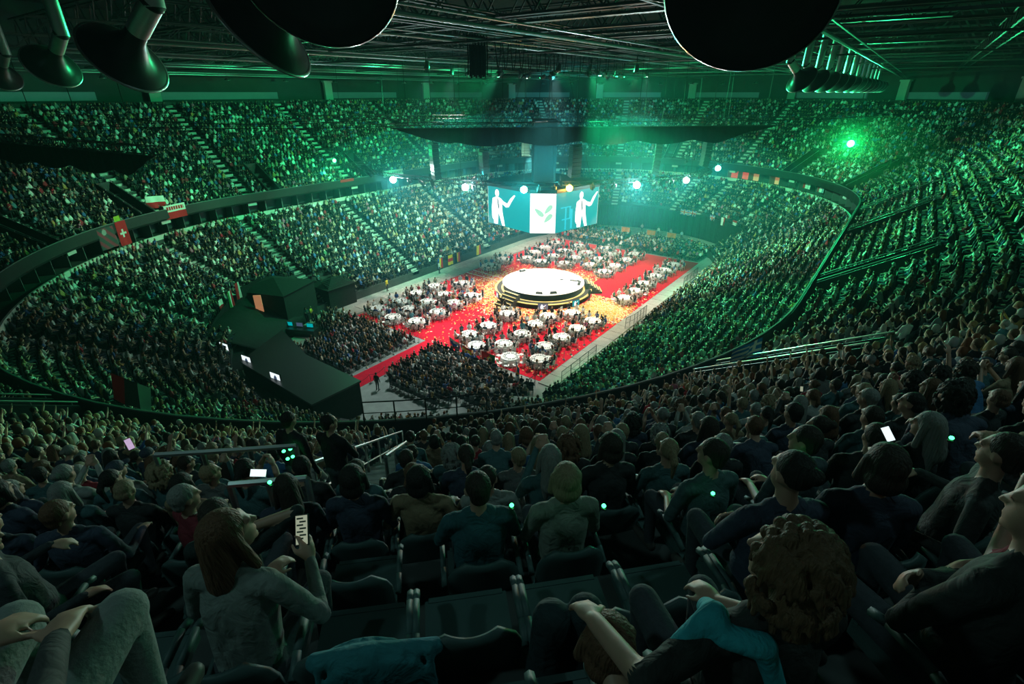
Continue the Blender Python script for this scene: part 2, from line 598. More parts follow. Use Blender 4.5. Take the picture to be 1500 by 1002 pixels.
# vomitory openings of the upper tier: two parapet walls with rails and a dark well between them
VOM = [('R', -13.6, 0, 7), ('R', 4.4, 0, 7), ('R', 16.0, 0, 7), ('F', 27, 0, 7), ('F', 53, 0, 6), ('F', 96, 0, 6), ('F', 139, 0, 6), ('N', 338, 0, 8), ('N', 286.5, 0, 8),
       ('L', 1.0, 0, 6), ('L', -15.4, 0, 6), ('N', 203, 0, 6), ('N', 225, 0, 6)]
for s_, v_, k0, k1 in VOM:
    (ox, oy), (nx, ny) = aisle_frame(s_, v_)
    tx, ty = -ny, nx
    w = 1.5
    g = struct(empty('vomitory', (ox + nx * (UR0 + 0.4), oy + ny * (UR0 + 0.4), UZ0)), 'dark stairwell opening with railed side walls in the upper tier', 'stairwell')
    g['group'] = 'stairwell openings of the upper tier'
    gx, gy, gz = g.location
    for sd in (-1, 1):
        mb = MB()
        ra, rb = UR0 + 0.05, UR0 + UDR * k1
        za, zb = UZ0 + 1.0, UZ0 + UDZ * k1 + 0.75
        P = []
        for r, z in ((ra, UZ0 - .05), (rb, UZ0 + UDZ * (k1 - 1) - .05), (rb, zb), (ra, za)):
            for t in (0.0, 0.14):
                d = sd * (w / 2 + t)
                P.append((ox + nx * r + tx * d - gx, oy + ny * r + ty * d - gy, z - gz))
        mb.add(P, [(0, 2, 4, 6), (1, 7, 5, 3), (0, 1, 3, 2), (2, 3, 5, 4), (4, 5, 7, 6), (6, 7, 1, 0)])
        wl = mb.build('side_wall', M['fascia'], g)
        d = sd * (w / 2 + .07)
        mb = MB().tube((ox + nx * ra + tx * d - gx, oy + ny * ra + ty * d - gy, za - gz + .16), (ox + nx * rb + tx * d - gx, oy + ny * rb + ty * d - gy, zb - gz + .16), 0.035, None, 6)
        for t in np.linspace(0.03, 0.97, 6):
            r = ra + (rb - ra) * t
            z = za + (zb - za) * t
            mb.tube((ox + nx * r + tx * d - gx, oy + ny * r + ty * d - gy, z - gz - .02), (ox + nx * r + tx * d - gx, oy + ny * r + ty * d - gy, z - gz + .16), 0.02, None, 5)
        mb.build('hand_rail', M['chrome'], wl)
    mb = MB()
    rb = UR0 + UDR * k1
    a_ = math.atan2(ny, nx)
    mb.box((ox + nx * rb - gx, oy + ny * rb - gy, UDZ * k1 - 0.2), (0.15, w + .28, 1.9), a_)
    mb.build('end_wall', M['fascia'], g)
    mb = MB().box((ox + nx * (UR0 + rb) / 2 - gx, oy + ny * (UR0 + rb) / 2 - gy, 0.06), (rb - UR0 - .2, w - .02, 0.1), a_)
    mb.build('well_floor', M['blk'], g)

# ---------------------------------------------------------------- floor, carpet
mb = MB().box((0, 0, -0.15), (80, 92, 0.3))
struct(mb.build('floor', M['concrete']), 'grey concrete arena floor', 'floor')
CXL, CXR, CY0, CY1 = -12.4, 13.3, -19.6, 24.6
mb = MB().box(((CXL + CXR) / 2, (CY0 + CY1) / 2, 0.012), (CXR - CXL, CY1 - CY0, 0.024))
tag(mb.build('red_carpet', M['carpet']), 'large red carpet covering the arena floor around the round stage', 'carpet')
mb = MB().box((0.0, -25.6, 0.012), (2.1, 11.96, 0.024))
tag(mb.build('carpet_runner', M['carpet']), 'narrow red carpet runner leading between the seated audience blocks', 'carpet')
for x, w, lb in ((14.2, 1.6, 'pale concrete walkway beside the green-lit lower tier'), (-13.7, 2.2, 'pale concrete walkway below the flag-hung lower tier')):
    root = struct(empty('walkway', (x, 0, 0)), lb, 'walkway')
    slab = None
    for i in range(24):
        y = -20 + i * 2.0 + 1.0
        if slab is None:
            o = MB().box((0, 0, 0.05), (w, 1.96, 0.10)).build('slab', M['strip'], root, False, (0, y, 0))
            slab = o.data
        else:
            o = link('slab', slab, root, (0, y, 0))
mb = MB()
for a0, a1 in (((-12.4, 1.6), (-6.2, 1.2)), ((-12.4, 0.2), (-6.2, 0.0)), ((7.2, -3.2), (13.3, -3.6)), ((7.2, -1.9), (13.3, -2.2)), ((2.6, 6.6), (6.5, 4.6))):
    mb = MB()
    d = Vector((a1[0] - a0[0], a1[1] - a0[1], 0))
    c = ((a0[0] + a1[0]) / 2, (a0[1] + a1[1]) / 2, 0.032)
    mb.box(c, (d.length, 0.16, 0.016), math.atan2(d.y, d.x))
    tag(mb.build('cable_ramp', M['white']), 'thin white cable cover strip crossing the red carpet', 'cable cover', 'white strips across the carpet')
# black curtain that closes the far end
mb = MB()
pl = []
fa = [i for i in np.linspace(FAR[0] - 0.5, FAR[-1] + 0.5, 330)]
for j, fi in enumerate(fa):
    a = PI * (fi - 8) / NA
    r = 22.1 + 0.07 * math.sin(j * 1.9)
    x, y = math.cos(a) * r, L + math.sin(a) * r
    pl += [(x, y, 0.02), (x, y, 4.05)]
mb.add(pl, [(2 * i, 2 * i + 2, 2 * i + 3, 2 * i + 1) for i in range(len(fa) - 1)])
o = mb.build('black_curtain', M['blk'])
md = o.modifiers.new('thick', 'SOLIDIFY')
md.thickness = 0.03
tag(o, 'long black pleated curtain closing off the far end of the floor', 'curtain')


# ---------------------------------------------------------------- people
SKIN, HAIR, SHIRT, PANTS, SHOE, EYE = range(6)


def _sphere_np(n=12, m=8):
    vs = [(0, 0, -1)]
    for j in range(1, m):
        b = -PI / 2 + PI * j / m
        for i in range(n):
            a = 2 * PI * i / n
            vs.append((math.cos(a) * math.cos(b), math.sin(a) * math.cos(b), math.sin(b)))
    vs.append((0, 0, 1))
    fs = []
    for i in range(n):
        fs.append((0, 1 + (i + 1) % n, 1 + i))
    for j in range(m - 2):
        for i in range(n):
            q = (i + 1) % n
            fs.append((1 + j * n + i, 1 + j * n + q, 1 + (j + 1) * n + q, 1 + (j + 1) * n + i))
    t = len(vs) - 1
    for i in range(n):
        fs.append((t, 1 + (m - 2) * n + i, 1 + (m - 2) * n + (i + 1) % n))
    return np.array(vs), fs


SPH = _sphere_np()


class Body:
    """a list of rounded volumes that a voxel remesh fuses into one skin"""

    def __init__(self):
        self.prims = []

    def cap(self, p0, p1, r0, r1, part):
        self.prims.append(('c', np.array(p0, float), np.array(p1, float), r0, r1, part))

    def ell(self, c, r, part, rot=None):
        self.prims.append(('e', np.array(c, float), np.array(r, float), np.eye(3) if rot is None else rot, 0, part))

    def shells(self):
        V, F = [], []
        n0 = 0
        for p in self.prims:
            if p[0] == 'e':
                v = (SPH[0] * p[2]) @ p[3].T + p[1]
            else:
                d = p[2] - p[1]
                ln = np.linalg.norm(d)
                d = d / max(ln, 1e-6)
                u = np.cross(d, [0, 0, 1.0] if abs(d[2]) < 0.9 else [1.0, 0, 0])
                u /= np.linalg.norm(u)
                w = np.cross(d, u)
                s = SPH[0]
                top = s[:, 2] >= 0
                r = np.where(top, p[4], p[3])
                v = (s[:, :1] * u + s[:, 1:2] * w + s[:, 2:] * d) * r[:, None]
                v = v + np.where(top[:, None], p[2], p[1])
            V.append(v)
            F += [tuple(i + n0 for i in f) for f in SPH[1]]
            n0 += len(v)
        return np.concatenate(V), F

    def nearest(self, P):
        best = np.full(len(P), 1e9)
        idx = np.zeros(len(P), int)
        for p in self.prims:
            if p[0] == 'e':
                q = ((P - p[1]) @ p[3]) / p[2]
                d = (np.linalg.norm(q, axis=1) - 1) * p[2].min()
            else:
                ab = p[2] - p[1]
                t = np.clip(((P - p[1]) @ ab) / max(ab @ ab, 1e-9), 0, 1)
                d = np.linalg.norm(P - (p[1] + t[:, None] * ab), axis=1) - (p[3] + (p[4] - p[3]) * t)
            m = d < best
            best[m] = d[m]
            idx[m] = p[5]
        return idx

    def mesh(self, name, voxel, target, mats, smooth=5):
        V, F = self.shells()
        me = bpy.data.meshes.new(name)
        me.from_pydata(V.tolist(), [], F)
        o = bpy.data.objects.new(name, me)
        COL.objects.link(o)
        r = o.modifiers.new('r', 'REMESH')
        r.mode = 'VOXEL'
        r.voxel_size = voxel
        s = o.modifiers.new('s', 'SMOOTH')
        s.iterations = smooth
        s.factor = 0.5
        dg = bpy.context.evaluated_depsgraph_get()
        nf = len(o.evaluated_get(dg).data.polygons) * 2
        d = o.modifiers.new('d', 'DECIMATE')
        d.ratio = min(1.0, target / max(nf, 1))
        dg = bpy.context.evaluated_depsgraph_get()
        out = bpy.data.meshes.new_from_object(o.evaluated_get(dg))
        bpy.data.objects.remove(o)
        bpy.data.meshes.remove(me)
        out.name = name
        n = len(out.polygons)
        c = np.empty(n * 3)
        out.polygons.foreach_get('center', c)
        part = self.nearest(c.reshape(-1, 3))
        out.materials.clear()
        for m in mats:
            out.materials.append(m)
        out.polygons.foreach_set('material_index', part.astype(np.int32))
        out.polygons.foreach_set('use_smooth', np.ones(n, bool))
        out.update()
        return out


def rotx(a):
    c, s = math.cos(a), math.sin(a)
    return np.array([[1, 0, 0], [0, c, -s], [0, s, c]])


def rotz(a):
    c, s = math.cos(a), math.sin(a)
    return np.array([[c, -s, 0], [s, c, 0], [0, 0, 1]])


def hand(b, w, d, up, side, curl=0.5, fine=True, part=SKIN):
    """palm and five fingers: w wrist, d direction of the palm, up = back of the hand"""
    d = np.array(d, float)
    d /= np.linalg.norm(d)
    up = np.array(up, float)
    up = up - d * (up @ d)
    up /= np.linalg.norm(up)
    x = np.cross(d, up) * side
    R = np.stack([x, d, up], axis=1)
    w = np.array(w, float)
    pc = w + d * 0.055
    b.ell(pc, (0.040, 0.055, 0.020), part, R)
    if not fine:
        b.ell(pc + d * 0.06 - up * 0.02 * curl, (0.036, 0.05, 0.016), part, R)
        return
    for i, (off, ln) in enumerate(((-0.030, 0.066), (-0.010, 0.076), (0.011, 0.072), (0.030, 0.056))):
        k0 = w + d * 0.095 + x * off
        d1 = d * math.cos(curl) - up * math.sin(curl)
        k1 = k0 + d1 * ln * 0.55
        d2 = d * math.cos(curl * 2.2) - up * math.sin(curl * 2.2)
        k2 = k1 + d2 * ln * 0.5
        b.cap(k0 - d * 0.02, k1, 0.0105, 0.0095, part)
        b.cap(k1, k2, 0.0095, 0.008, part)
    t0 = w + d * 0.035 - x * 0.032
    t1 = t0 - x * 0.028 + d * 0.035 - up * 0.01
    t2 = t1 + d * 0.034 - up * 0.012 * (1 + curl)
    b.cap(t0, t1, 0.013, 0.011, part)
    b.cap(t1, t2, 0.011, 0.009, part)


def person_body(lean=0.0, head_yaw=0.0, head_tilt=0.0, arms='lap', sleeve=True, stand=False, fine=True, fat=1.0, long_leg=False):
    """seated (or standing) figure facing +Y, origin on the deck under the hips. Returns body, head matrix"""
    b = Body()
    hz = 0.92 if stand else 0.50
    hip = np.array([0, 0, hz])
    t = np.array([0, math.sin(lean), math.cos(lean)])
    f = np.array([0, math.cos(lean), -math.sin(lean)])
    X = np.array([1.0, 0, 0])
    TR = np.stack([X, f, t], axis=1)
    b.ell(hip + t * 0.02, (0.175 * fat, 0.135 * fat, 0.13), PANTS, TR)
    b.ell(hip + t * 0.15 + f * 0.005, (0.166 * fat, 0.122 * fat, 0.20), SHIRT, TR)
    b.cap(hip + t * 0.08 - X * 0.05, hip + t * 0.36 - X * 0.06, 0.115 * fat, 0.112 * fat, SHIRT)
    b.cap(hip + t * 0.08 + X * 0.05, hip + t * 0.36 + X * 0.06, 0.115 * fat, 0.112 * fat, SHIRT)
    b.ell(hip + t * 0.36, (0.180 * fat, 0.118 * fat, 0.18), SHIRT, TR)
    nk = hip + t * 0.54
    b.cap(nk - X * 0.145 - t * 0.045, nk + X * 0.145 - t * 0.045, 0.066, 0.066, SHIRT)
    b.cap(nk - X * 0.06 + t * 0.0, nk + X * 0.06 + t * 0.0, 0.055, 0.055, SHIRT)
    b.cap(nk - t * 0.02, nk + t * 0.10 + f * 0.015, 0.056, 0.050, SKIN)
    # head
    HR = rotz(head_yaw) @ rotx(-head_tilt - lean * 0.4)
    hc = nk + t * 0.19 + f * 0.025

    def H(*p):
        return hc + HR @ np.array(p, float)
    b.ell(H(0, -0.010, 0.025), (0.076, 0.096, 0.098), SKIN, HR)
    b.ell(H(0, 0.028, -0.045), (0.060, 0.064, 0.072), SKIN, HR)
    b.ell(H(0, 0.072, -0.095), (0.026, 0.020, 0.018), SKIN, HR)
    if fine:
        b.cap(H(0, 0.086, 0.018), H(0, 0.106, -0.022), 0.010, 0.014, SKIN)
        b.cap(H(-0.045, 0.078, 0.036), H(0.045, 0.078, 0.036), 0.012, 0.012, SKIN)
        for s in (-1, 1):
            b.ell(H(s * 0.078, -0.012, 0.0), (0.012, 0.022, 0.032), SKIN, HR)
            b.ell(H(s * 0.031, 0.083, 0.016), (0.013, 0.008, 0.007), EYE, HR)
        b.ell(H(0, 0.090, -0.056), (0.023, 0.008, 0.006), EYE, HR)
    # arms
    fore = SHIRT if sleeve else SKIN
    for s in (-1, 1):
        sh = nk - t * 0.055 + X * s * 0.185 * (0.6 + 0.4 * fat)
        up = np.array([0, 0, 1.0])
        if arms == 'lap':
            el = sh + X * s * 0.06 - t * 0.27 + f * 0.05
            wr = np.array([s * 0.09, hip[1] + 0.30, hip[2] + 0.12])
            hd, hu = (-s * 0.3, 0.9, -0.15), up
        elif arms == 'knees':
            el = np.array([s * 0.20, hip[1] + 0.34, hip[2] + 0.17])
            wr = np.array([s * 0.05, hip[1] + 0.52, hip[2] + 0.25])
            hd, hu = (-s * 0.5, 0.7, -0.3), up
        elif arms == 'clap':
            el = sh + X * s * 0.07 - t * 0.24 + f * 0.12
            wr = np.array([s * 0.07, nk[1] + 0.34, nk[2] - 0.02])
            hd, hu = (-s * 0.35, 0.3, 0.9), (s * 1.0, 0.2, 0)
        elif arms == 'phone':
            el = sh + X * s * 0.05 - t * 0.23 + f * 0.14
            wr = np.array([s * 0.06, nk[1] + 0.36, nk[2] + 0.02])
            hd, hu = (-s * 0.4, 0.15, 0.9), (s * .8, -.6, 0)
        elif arms == 'raise':
            if s > 0:
                el = sh + X * 0.12 + t * 0.20 + f * 0.12
                wr = el + np.array([0.02, 0.10, 0.22])
                hd, hu = (0, 0.3, 0.95), (0, -1, 0.2)
            else:
                el = sh + X * s * 0.06 - t * 0.27 + f * 0.05
                wr = np.array([s * 0.09, hip[1] + 0.30, hip[2] + 0.12])
                hd, hu = (-s * 0.3, 0.9, -0.15), up
        elif arms == 'behind':
            el = sh + X * s * 0.24 + t * 0.10 + f * 0.02
            wr = nk + np.array([s * 0.10, -0.10, 0.14])
            hd, hu = (-s * 0.95, -0.1, 0.15), (0, -1, 0.1)
        elif arms == 'rest':
            el = sh + X * s * 0.12 - t * 0.26 - f * 0.02
            wr = el + np.array([s * 0.01, 0.24, 0.03])
            hd, hu = (-s * 0.15, 0.95, -0.25), up
        elif arms == 'cross':
            el = sh + X * s * 0.07 - t * 0.26 + f * 0.10
            wr = np.array([-s * 0.07, nk[1] + 0.20, nk[2] - 0.28 + 0.02 * s])
            hd, hu = (-s * 0.95, 0.05, 0.2), (0, 1, 0.2)
        elif arms == 'down':
            el = sh + X * s * 0.07 - t * 0.29
            wr = el + np.array([s * 0.02, 0.07, -0.25])
            hd, hu = (0, 0.15, -0.95), (s * 1.0, 0, 0)
        else:
            (el, wr, hd, hu) = arms[0 if s < 0 else 1]
            el, wr = np.array(el, float), np.array(wr, float)
        b.cap(sh, el, 0.056, 0.044, SHIRT)
        b.cap(sh - t * 0.0, sh + (el - sh) * 0.55, 0.06, 0.052, SHIRT)
        b.cap(el, wr, 0.043 if sleeve else 0.040, 0.030, fore)
        hand(b, wr, hd, hu, s, 0.45, fine)
    # legs
    for s in (-1, 1):
        h0 = np.array([s * 0.09, 0.02, hz - 0.02])
        if stand:
            kn = np.array([s * 0.10, 0.03, 0.49])
            an = np.array([s * 0.11, -0.01, 0.09])
        else:
            kn = np.array([s * 0.13, 0.45, 0.52])
            an = np.array([s * 0.125, 0.40 + (0.12 if long_leg else 0), 0.10])
        b.cap(h0, kn, 0.088 * fat, 0.062, PANTS)
        b.cap(kn, an, 0.060, 0.042, PANTS)
        to = an + np.array([s * 0.02, 0.17, -0.045])
        b.cap(an + np.array([0, -0.035, -0.045]), to, 0.043, 0.034, SHOE)
    HM = Matrix.Translation(Vector(hc)) @ Matrix(HR.tolist()).to_4x4()
    return b, HM


def hair_body(kind):
    """hair volumes in head space (face toward +Y)"""
    b = Body()
    if kind == 'short':
        b.ell((0, -0.022, 0.040), (0.084, 0.098, 0.096), HAIR)
        b.ell((0, -0.062, -0.02), (0.066, 0.046, 0.062), HAIR)
    elif kind == 'long':
        b.ell((0, -0.024, 0.040), (0.089, 0.104, 0.100), HAIR)
        b.cap((0, -0.065, 0.0), (0, -0.105, -0.20), 0.082, 0.088, HAIR)
        b.cap((-0.03, -0.100, -0.18), (-0.045, -0.120, -0.36), 0.062, 0.030, HAIR)
        b.cap((0.03, -0.100, -0.18), (0.05, -0.118, -0.34), 0.062, 0.030, HAIR)
        for s in (-1, 1):
            b.cap((s * 0.07, -0.01, 0.03), (s * 0.092, 0.0, -0.16), 0.032, 0.026, HAIR)
    elif kind == 'bob':
        b.ell((0, -0.024, 0.040), (0.092, 0.106, 0.102), HAIR)
        b.ell((0, -0.052, -0.045), (0.098, 0.080, 0.085), HAIR)
        for s in (-1, 1):
            b.cap((s * 0.075, -0.005, 0.03), (s * 0.088, 0.010, -0.09), 0.034, 0.028, HAIR)
    elif kind == 'bun':
        b.ell((0, -0.022, 0.040), (0.083, 0.098, 0.096), HAIR)
        b.ell((0, -0.115, 0.075), (0.045, 0.042, 0.042), HAIR)
    elif kind == 'pony':
        b.ell((0, -0.022, 0.040), (0.083, 0.098, 0.096), HAIR)
        b.cap((0, -0.105, 0.05), (0, -0.150, -0.02), 0.030, 0.036, HAIR)
        b.cap((0, -0.150, -0.02), (0.01, -0.135, -0.20), 0.036, 0.014, HAIR)
    elif kind == 'curly':
        b.ell((0, -0.025, 0.04), (0.095, 0.105, 0.10), HAIR)
        b.ell((0, -0.06, -0.06), (0.095, 0.075, 0.10), HAIR)
        rr = random.Random(3)
        for i in range(260):
            a, z = rr.uniform(0, 2 * PI), rr.uniform(-0.9, 1)
            k = math.sqrt(max(0, 1 - z * z))
            p = (0.112 * k * math.cos(a), -0.03 + 0.115 * k * math.sin(a), 0.025 + 0.115 * z - (0.06 if z < 0 else 0))
            if p[1] > 0.05 and p[2] < 0.09:
                continue
            b.ell(p, (0.017, 0.017, 0.021), HAIR)
            if i % 2:
                b.cap(p, (p[0] * 1.12, p[1] * 1.1 - .004, p[2] - .035), .013, .008, HAIR)
    elif kind == 'cap':
        b.ell((0, -0.012, 0.050), (0.087, 0.106, 0.088), HAIR)
        b.ell((0, 0.105, 0.045), (0.062, 0.070, 0.011), HAIR)
    elif kind == 'thin':
        b.ell((0, -0.060, 0.000), (0.080, 0.058, 0.066), HAIR)
        b.ell((0, -0.020, 0.050), (0.078, 0.090, 0.080), HAIR)
    return b


BM = [M['skin'], M['hair'], M['shirt'], M['pants'], M['shoe'], M['eye']]
POSES = {
    'lap': dict(lean=-0.06, arms='lap'),
    'lapl': dict(lean=0.02, arms='lap', head_yaw=0.45, sleeve=False),
    'knees': dict(lean=0.45, arms='knees', head_tilt=-0.35),
    'clap': dict(lean=0.05, arms='clap', sleeve=False),
    'phone': dict(lean=0.0, arms='phone', head_tilt=-0.05),
    'rest': dict(lean=-0.12, arms='rest', head_yaw=-0.4, fat=1.12),
    'cross': dict(lean=-0.04, arms='cross', head_yaw=0.15, fat=1.08),
    'raise': dict(lean=0.03, arms='raise', sleeve=False),
    'behind': dict(lean=-0.10, arms='behind', sleeve=False),
}
HAIRS = ['short', 'long', 'bob', 'bun', 'pony', 'curly', 'cap', 'thin']
HI = {}
for k_, a_ in POSES.items():
    b_, hm_ = person_body(**a_)
    HI[k_] = (b_.mesh('person_' + k_, 0.0095, 5200, BM), hm_)
b_, hm_ = person_body(stand=True, arms='down', lean=0.02)
HI['stand'] = (b_.mesh('person_stand', 0.0095, 5200, BM), hm_)
b_, hm_ = person_body(stand=True, arms='cross', lean=-0.03, head_yaw=-0.4)
HI['standx'] = (b_.mesh('person_standx', 0.0095, 5200, BM), hm_)
HAIRM = {k_: hair_body(k_).mesh('hair_' + k_, 0.005 if k_ == 'curly' else 0.008, 9000 if k_ == 'curly' else 2200, BM, 1 if k_ == 'curly' else 3) for k_ in HAIRS}


def make_person(pose, hair, shirt, hairc, loc, rz, label, group=None, scale=1.0, body=None, name='person'):
    me, hm = HI[pose] if body is None else body
    o = link(name, me, None, loc, rz)
    o.scale = (scale, scale, scale)
    o.color = (*shirt, 1)
    if hair:
        h = link('cap' if hair == 'cap' else 'hair', HAIRM[hair], o)
        h.matrix_local = hm
        h.color = (*hairc, 1)
    tag(o, label, 'person', group)
    return o


# low-detail figures for the far crowd, fused into one mesh
def template(pose_kw, hair, nb, nh, voxel):
    b, hm = person_body(fine=False, **pose_kw)
    me = b.mesh('tmp', voxel, nb, BM, 3)
    hb = hair_body(hair).mesh('tmph', 0.022, nh, BM, 2)
    out_v, out_f, out_p = [], [], []
    n0 = 0
    for m_, mx in ((me, None), (hb, hm)):
        m_.calc_loop_triangles()
        v = np.empty(len(m_.vertices) * 3)
        m_.vertices.foreach_get('co', v)
        v = v.reshape(-1, 3)
        if mx is not None:
            A = np.array(mx)
            v = v @ A[:3, :3].T + A[:3, 3]
        t = np.empty(len(m_.loop_triangles) * 3, np.int32)
        m_.loop_triangles.foreach_get('vertices', t)
        pi_ = np.empty(len(m_.loop_triangles), np.int32)
        m_.loop_triangles.foreach_get('material_index', pi_)
        out_v.append(v)
        out_f.append(t.reshape(-1, 3) + n0)
        out_p.append(pi_)
        n0 += len(v)
        bpy.data.meshes.remove(m_)
    return np.concatenate(out_v), np.concatenate(out_f), np.concatenate(out_p)


TK = [('lap', 'short'), ('clap', 'bob'), ('knees', 'short'), ('lapl', 'long'), ('cross', 'short'), ('phone', 'bob'), ('rest', 'long'), ('raise', 'short')]
T_MID = [template(POSES[a], h, 330, 70, 0.022) for a, h in TK]
T_FAR = [template(POSES[a], h, 78, 20, 0.034) for a, h in TK[:5]]

SHIRTC = np.array([(0.012, 0.013, 0.016)] * 26 + [(0.03, 0.04, 0.055)] * 10 + [(0.75, 0.75, 0.73)] * 8 + [(0.25, 0.26, 0.26)] * 3 + [(0.05, 0.12, 0.32)] * 3 +
                  [(0.45, 0.03, 0.05)] * 2 + [(0.10, 0.25, 0.30)] * 2 + [(0.45, 0.34, 0.24)] * 2 + [(0.5, 0.30, 0.10), (0.5, 0.15, 0.25), (0.10, 0.12, 0.13), (0.08, 0.20, 0.12)])
SKINC = np.array([(0.62, 0.40, 0.30), (0.55, 0.34, 0.25), (0.48, 0.28, 0.19), (0.66, 0.45, 0.36), (0.30, 0.16, 0.10)])
HAIRC = np.array([(0.02, 0.014, 0.010), (0.05, 0.03, 0.018), (0.10, 0.055, 0.028), (0.32, 0.20, 0.09), (0.35, 0.33, 0.31), (0.16, 0.05, 0.02)])
PANTC = np.array([(0.012, 0.013, 0.018), (0.02, 0.03, 0.06), (0.04, 0.04, 0.045), (0.10, 0.09, 0.07)])


def crowd_mesh(name, groups, white=0.0):
    V, Fc, C, S = [], [], [], []
    n0 = 0
    for pos, face, templates, sm in groups:
        if len(pos):
            n0 = _crowd_part(pos, face, templates, white, V, Fc, C, S, sm, n0)
    V, Fc, C, S = np.concatenate(V), np.concatenate(Fc), np.concatenate(C), np.concatenate(S)
    return tri_mesh(name, V, Fc, C, None, S)


def _crowd_part(pos, face, templates, white, V, Fc, C, S, sm, n0):
    n = len(pos)
    pick = RNG.integers(0, len(templates), n)
    shirts = SHIRTC[RNG.integers(0, len(SHIRTC), n)]
    wm = RNG.random(n) < white
    shirts[wm] = (0.75, 0.75, 0.73)
    pal = np.stack([SKINC[RNG.integers(0, len(SKINC), n)], HAIRC[RNG.integers(0, len(HAIRC), n)], shirts,
                    PANTC[RNG.integers(0, len(PANTC), n)], np.full((n, 3), 0.03), np.full((n, 3), 0.08)], axis=1)
    sc = RNG.normal(1.0, 0.045, n)
    for ti, (tv, tf, tp) in enumerate(templates):
        ii = np.nonzero(pick == ti)[0]
        if not len(ii):
            continue
        a = face[ii] + RNG.normal(0, 0.12, len(ii))
        c, s = np.cos(a), np.sin(a)
        v = tv[None] * sc[ii][:, None, None]
        x = v[..., 0] * c[:, None] - v[..., 1] * s[:, None]
        y = v[..., 0] * s[:, None] + v[..., 1] * c[:, None]
        w = np.stack([x, y, v[..., 2]], -1) + pos[ii][:, None, :]
        V.append(w.reshape(-1, 3))
        Fc.append((tf[None] + (n0 + np.arange(len(ii)) * len(tv))[:, None, None]).reshape(-1, 3))
        C.append(pal[ii][:, tp].reshape(-1, 3))
        S.append(np.full(len(ii) * len(tf), sm))
        n0 += len(ii) * len(tv)
    return n0


def tri_mesh(name, V, Fc, C, mat_=None, S=None):
    me = bpy.data.meshes.new(name)
    me.vertices.add(len(V))
    me.vertices.foreach_set('co', V.astype(np.float32).ravel())
    me.loops.add(len(Fc) * 3)
    me.loops.foreach_set('vertex_index', Fc.astype(np.int32).ravel())
    me.polygons.add(len(Fc))
    me.polygons.foreach_set('loop_start', (np.arange(len(Fc)) * 3).astype(np.int32))
    if S is not None:
        me.polygons.foreach_set('use_smooth', S.astype(bool))
    at = me.attributes.new('col', 'FLOAT_COLOR', 'FACE')
    at.data.foreach_set('color', np.concatenate([C, np.ones((len(C), 1))], 1).astype(np.float32).ravel())
    me.materials.append(mat_ or M['crowd'])
    me.update(calc_edges=True)
    me.validate()
    return link(name, me)


# ---------------------------------------------------------------- seats and spectators in the stands
PITCH, AZ = math.radians(25.95), math.radians(36.18)


def in_view(P, mx=150, my=110):
    """is a world point near the photograph's field of view (nothing is built far outside it)"""
    d = P - CAM
    x = math.cos(AZ) * d[:, 0] + math.sin(AZ) * d[:, 1]
    y = -math.sin(AZ) * d[:, 0] + math.cos(AZ) * d[:, 1]
    Z = y * math.cos(PITCH) - d[:, 2] * math.sin(PITCH)
    U = y * math.sin(PITCH) + d[:, 2] * math.cos(PITCH)
    Zs = np.maximum(Z, 0.2)
    px, py = 750 + 750 * x / Zs, 501 - 750 * U / Zs
    return (Z > 0.5) & (px > -mx) & (px < 1500 + mx) & (py > -my) & (py < 1002 + my)


def row_seats(r, pitch=0.53):
    """seat positions around the bowl at radius r: x, y, outward angle"""
    X, Y, A = [], [], []
    n = int(2 * L / pitch)
    ys = -L + (np.arange(n) + 0.5) * 2 * L / n
    for sg in (1, -1):
        X.append(np.full(n, sg * r))
        Y.append(ys)
        A.append(np.full(n, 0.0 if sg > 0 else PI))
    n = int(PI * r / pitch)
    th = (np.arange(n) + 0.5) * PI / n
    for c, off in ((L, 0.0), (-L, PI)):
        X.append(r * np.cos(th + off))
        Y.append(c + r * np.sin(th + off))
        A.append(th + off)
    return np.concatenate(X), np.concatenate(Y), np.concatenate(A)


def off_aisles(x, y, aisles, half):
    ok = np.ones(len(x), bool)
    for s_, v_ in aisles:
        (ox, oy), (nx, ny) = aisle_frame(s_, v_)
        dx, dy = x - ox, y - oy
        ok &= ~((dx * nx + dy * ny > 0) & (np.abs(-dx * ny + dy * nx) < half))
    return ok


def face_in(x, y, A, w=0.55):
    """rotation about z that turns +Y toward the stage, partly along the row's own normal"""
    ix, iy = -np.cos(A), -np.sin(A)
    sx, sy = 0.9 - x, 0 - y
    d = np.hypot(sx, sy)
    fx, fy = ix * (1 - w) + sx / d * w, iy * (1 - w) + sy / d * w
    return np.arctan2(fy, fx) - PI / 2


S_pos, S_rot, S_up, S_row, S_ang = [], [], [], [], []
for k in range(LN):
    x, y, A = row_seats(LR0 + LDR * (k + 0.62))
    ok = off_aisles(x, y, LOW_AISLES, 0.72)
    deg = np.degrees(np.arctan2(y - np.clip(y, -L, L), x)) % 360
    far = (y > L) & (deg > 36) & (deg < 145)
    if k < FAR_K:
        ok &= ~far
    near = y < -L
    r = LR0 + LDR * k
    ok &= ~(near & (deg > 183) & (deg < 226) & (r < 21.0))      # backstage tents
    ok &= ~(near & (deg > 226) & (deg < 300) & (k < 3))         # black platform and monitors
    ok &= ~((y < L) & (y > -L) & (x < 0) & (y < -17.5) & (r < 20))
    x, y, A = x[ok], y[ok], A[ok]
    S_pos.append(np.stack([x, y, np.full(len(x), LZ0 + LDZ * k)], 1))
    S_rot.append(face_in(x, y, A))
    S_up.append(np.zeros(len(x), int))
    S_row.append(np.full(len(x), k))
    S_ang.append(A)
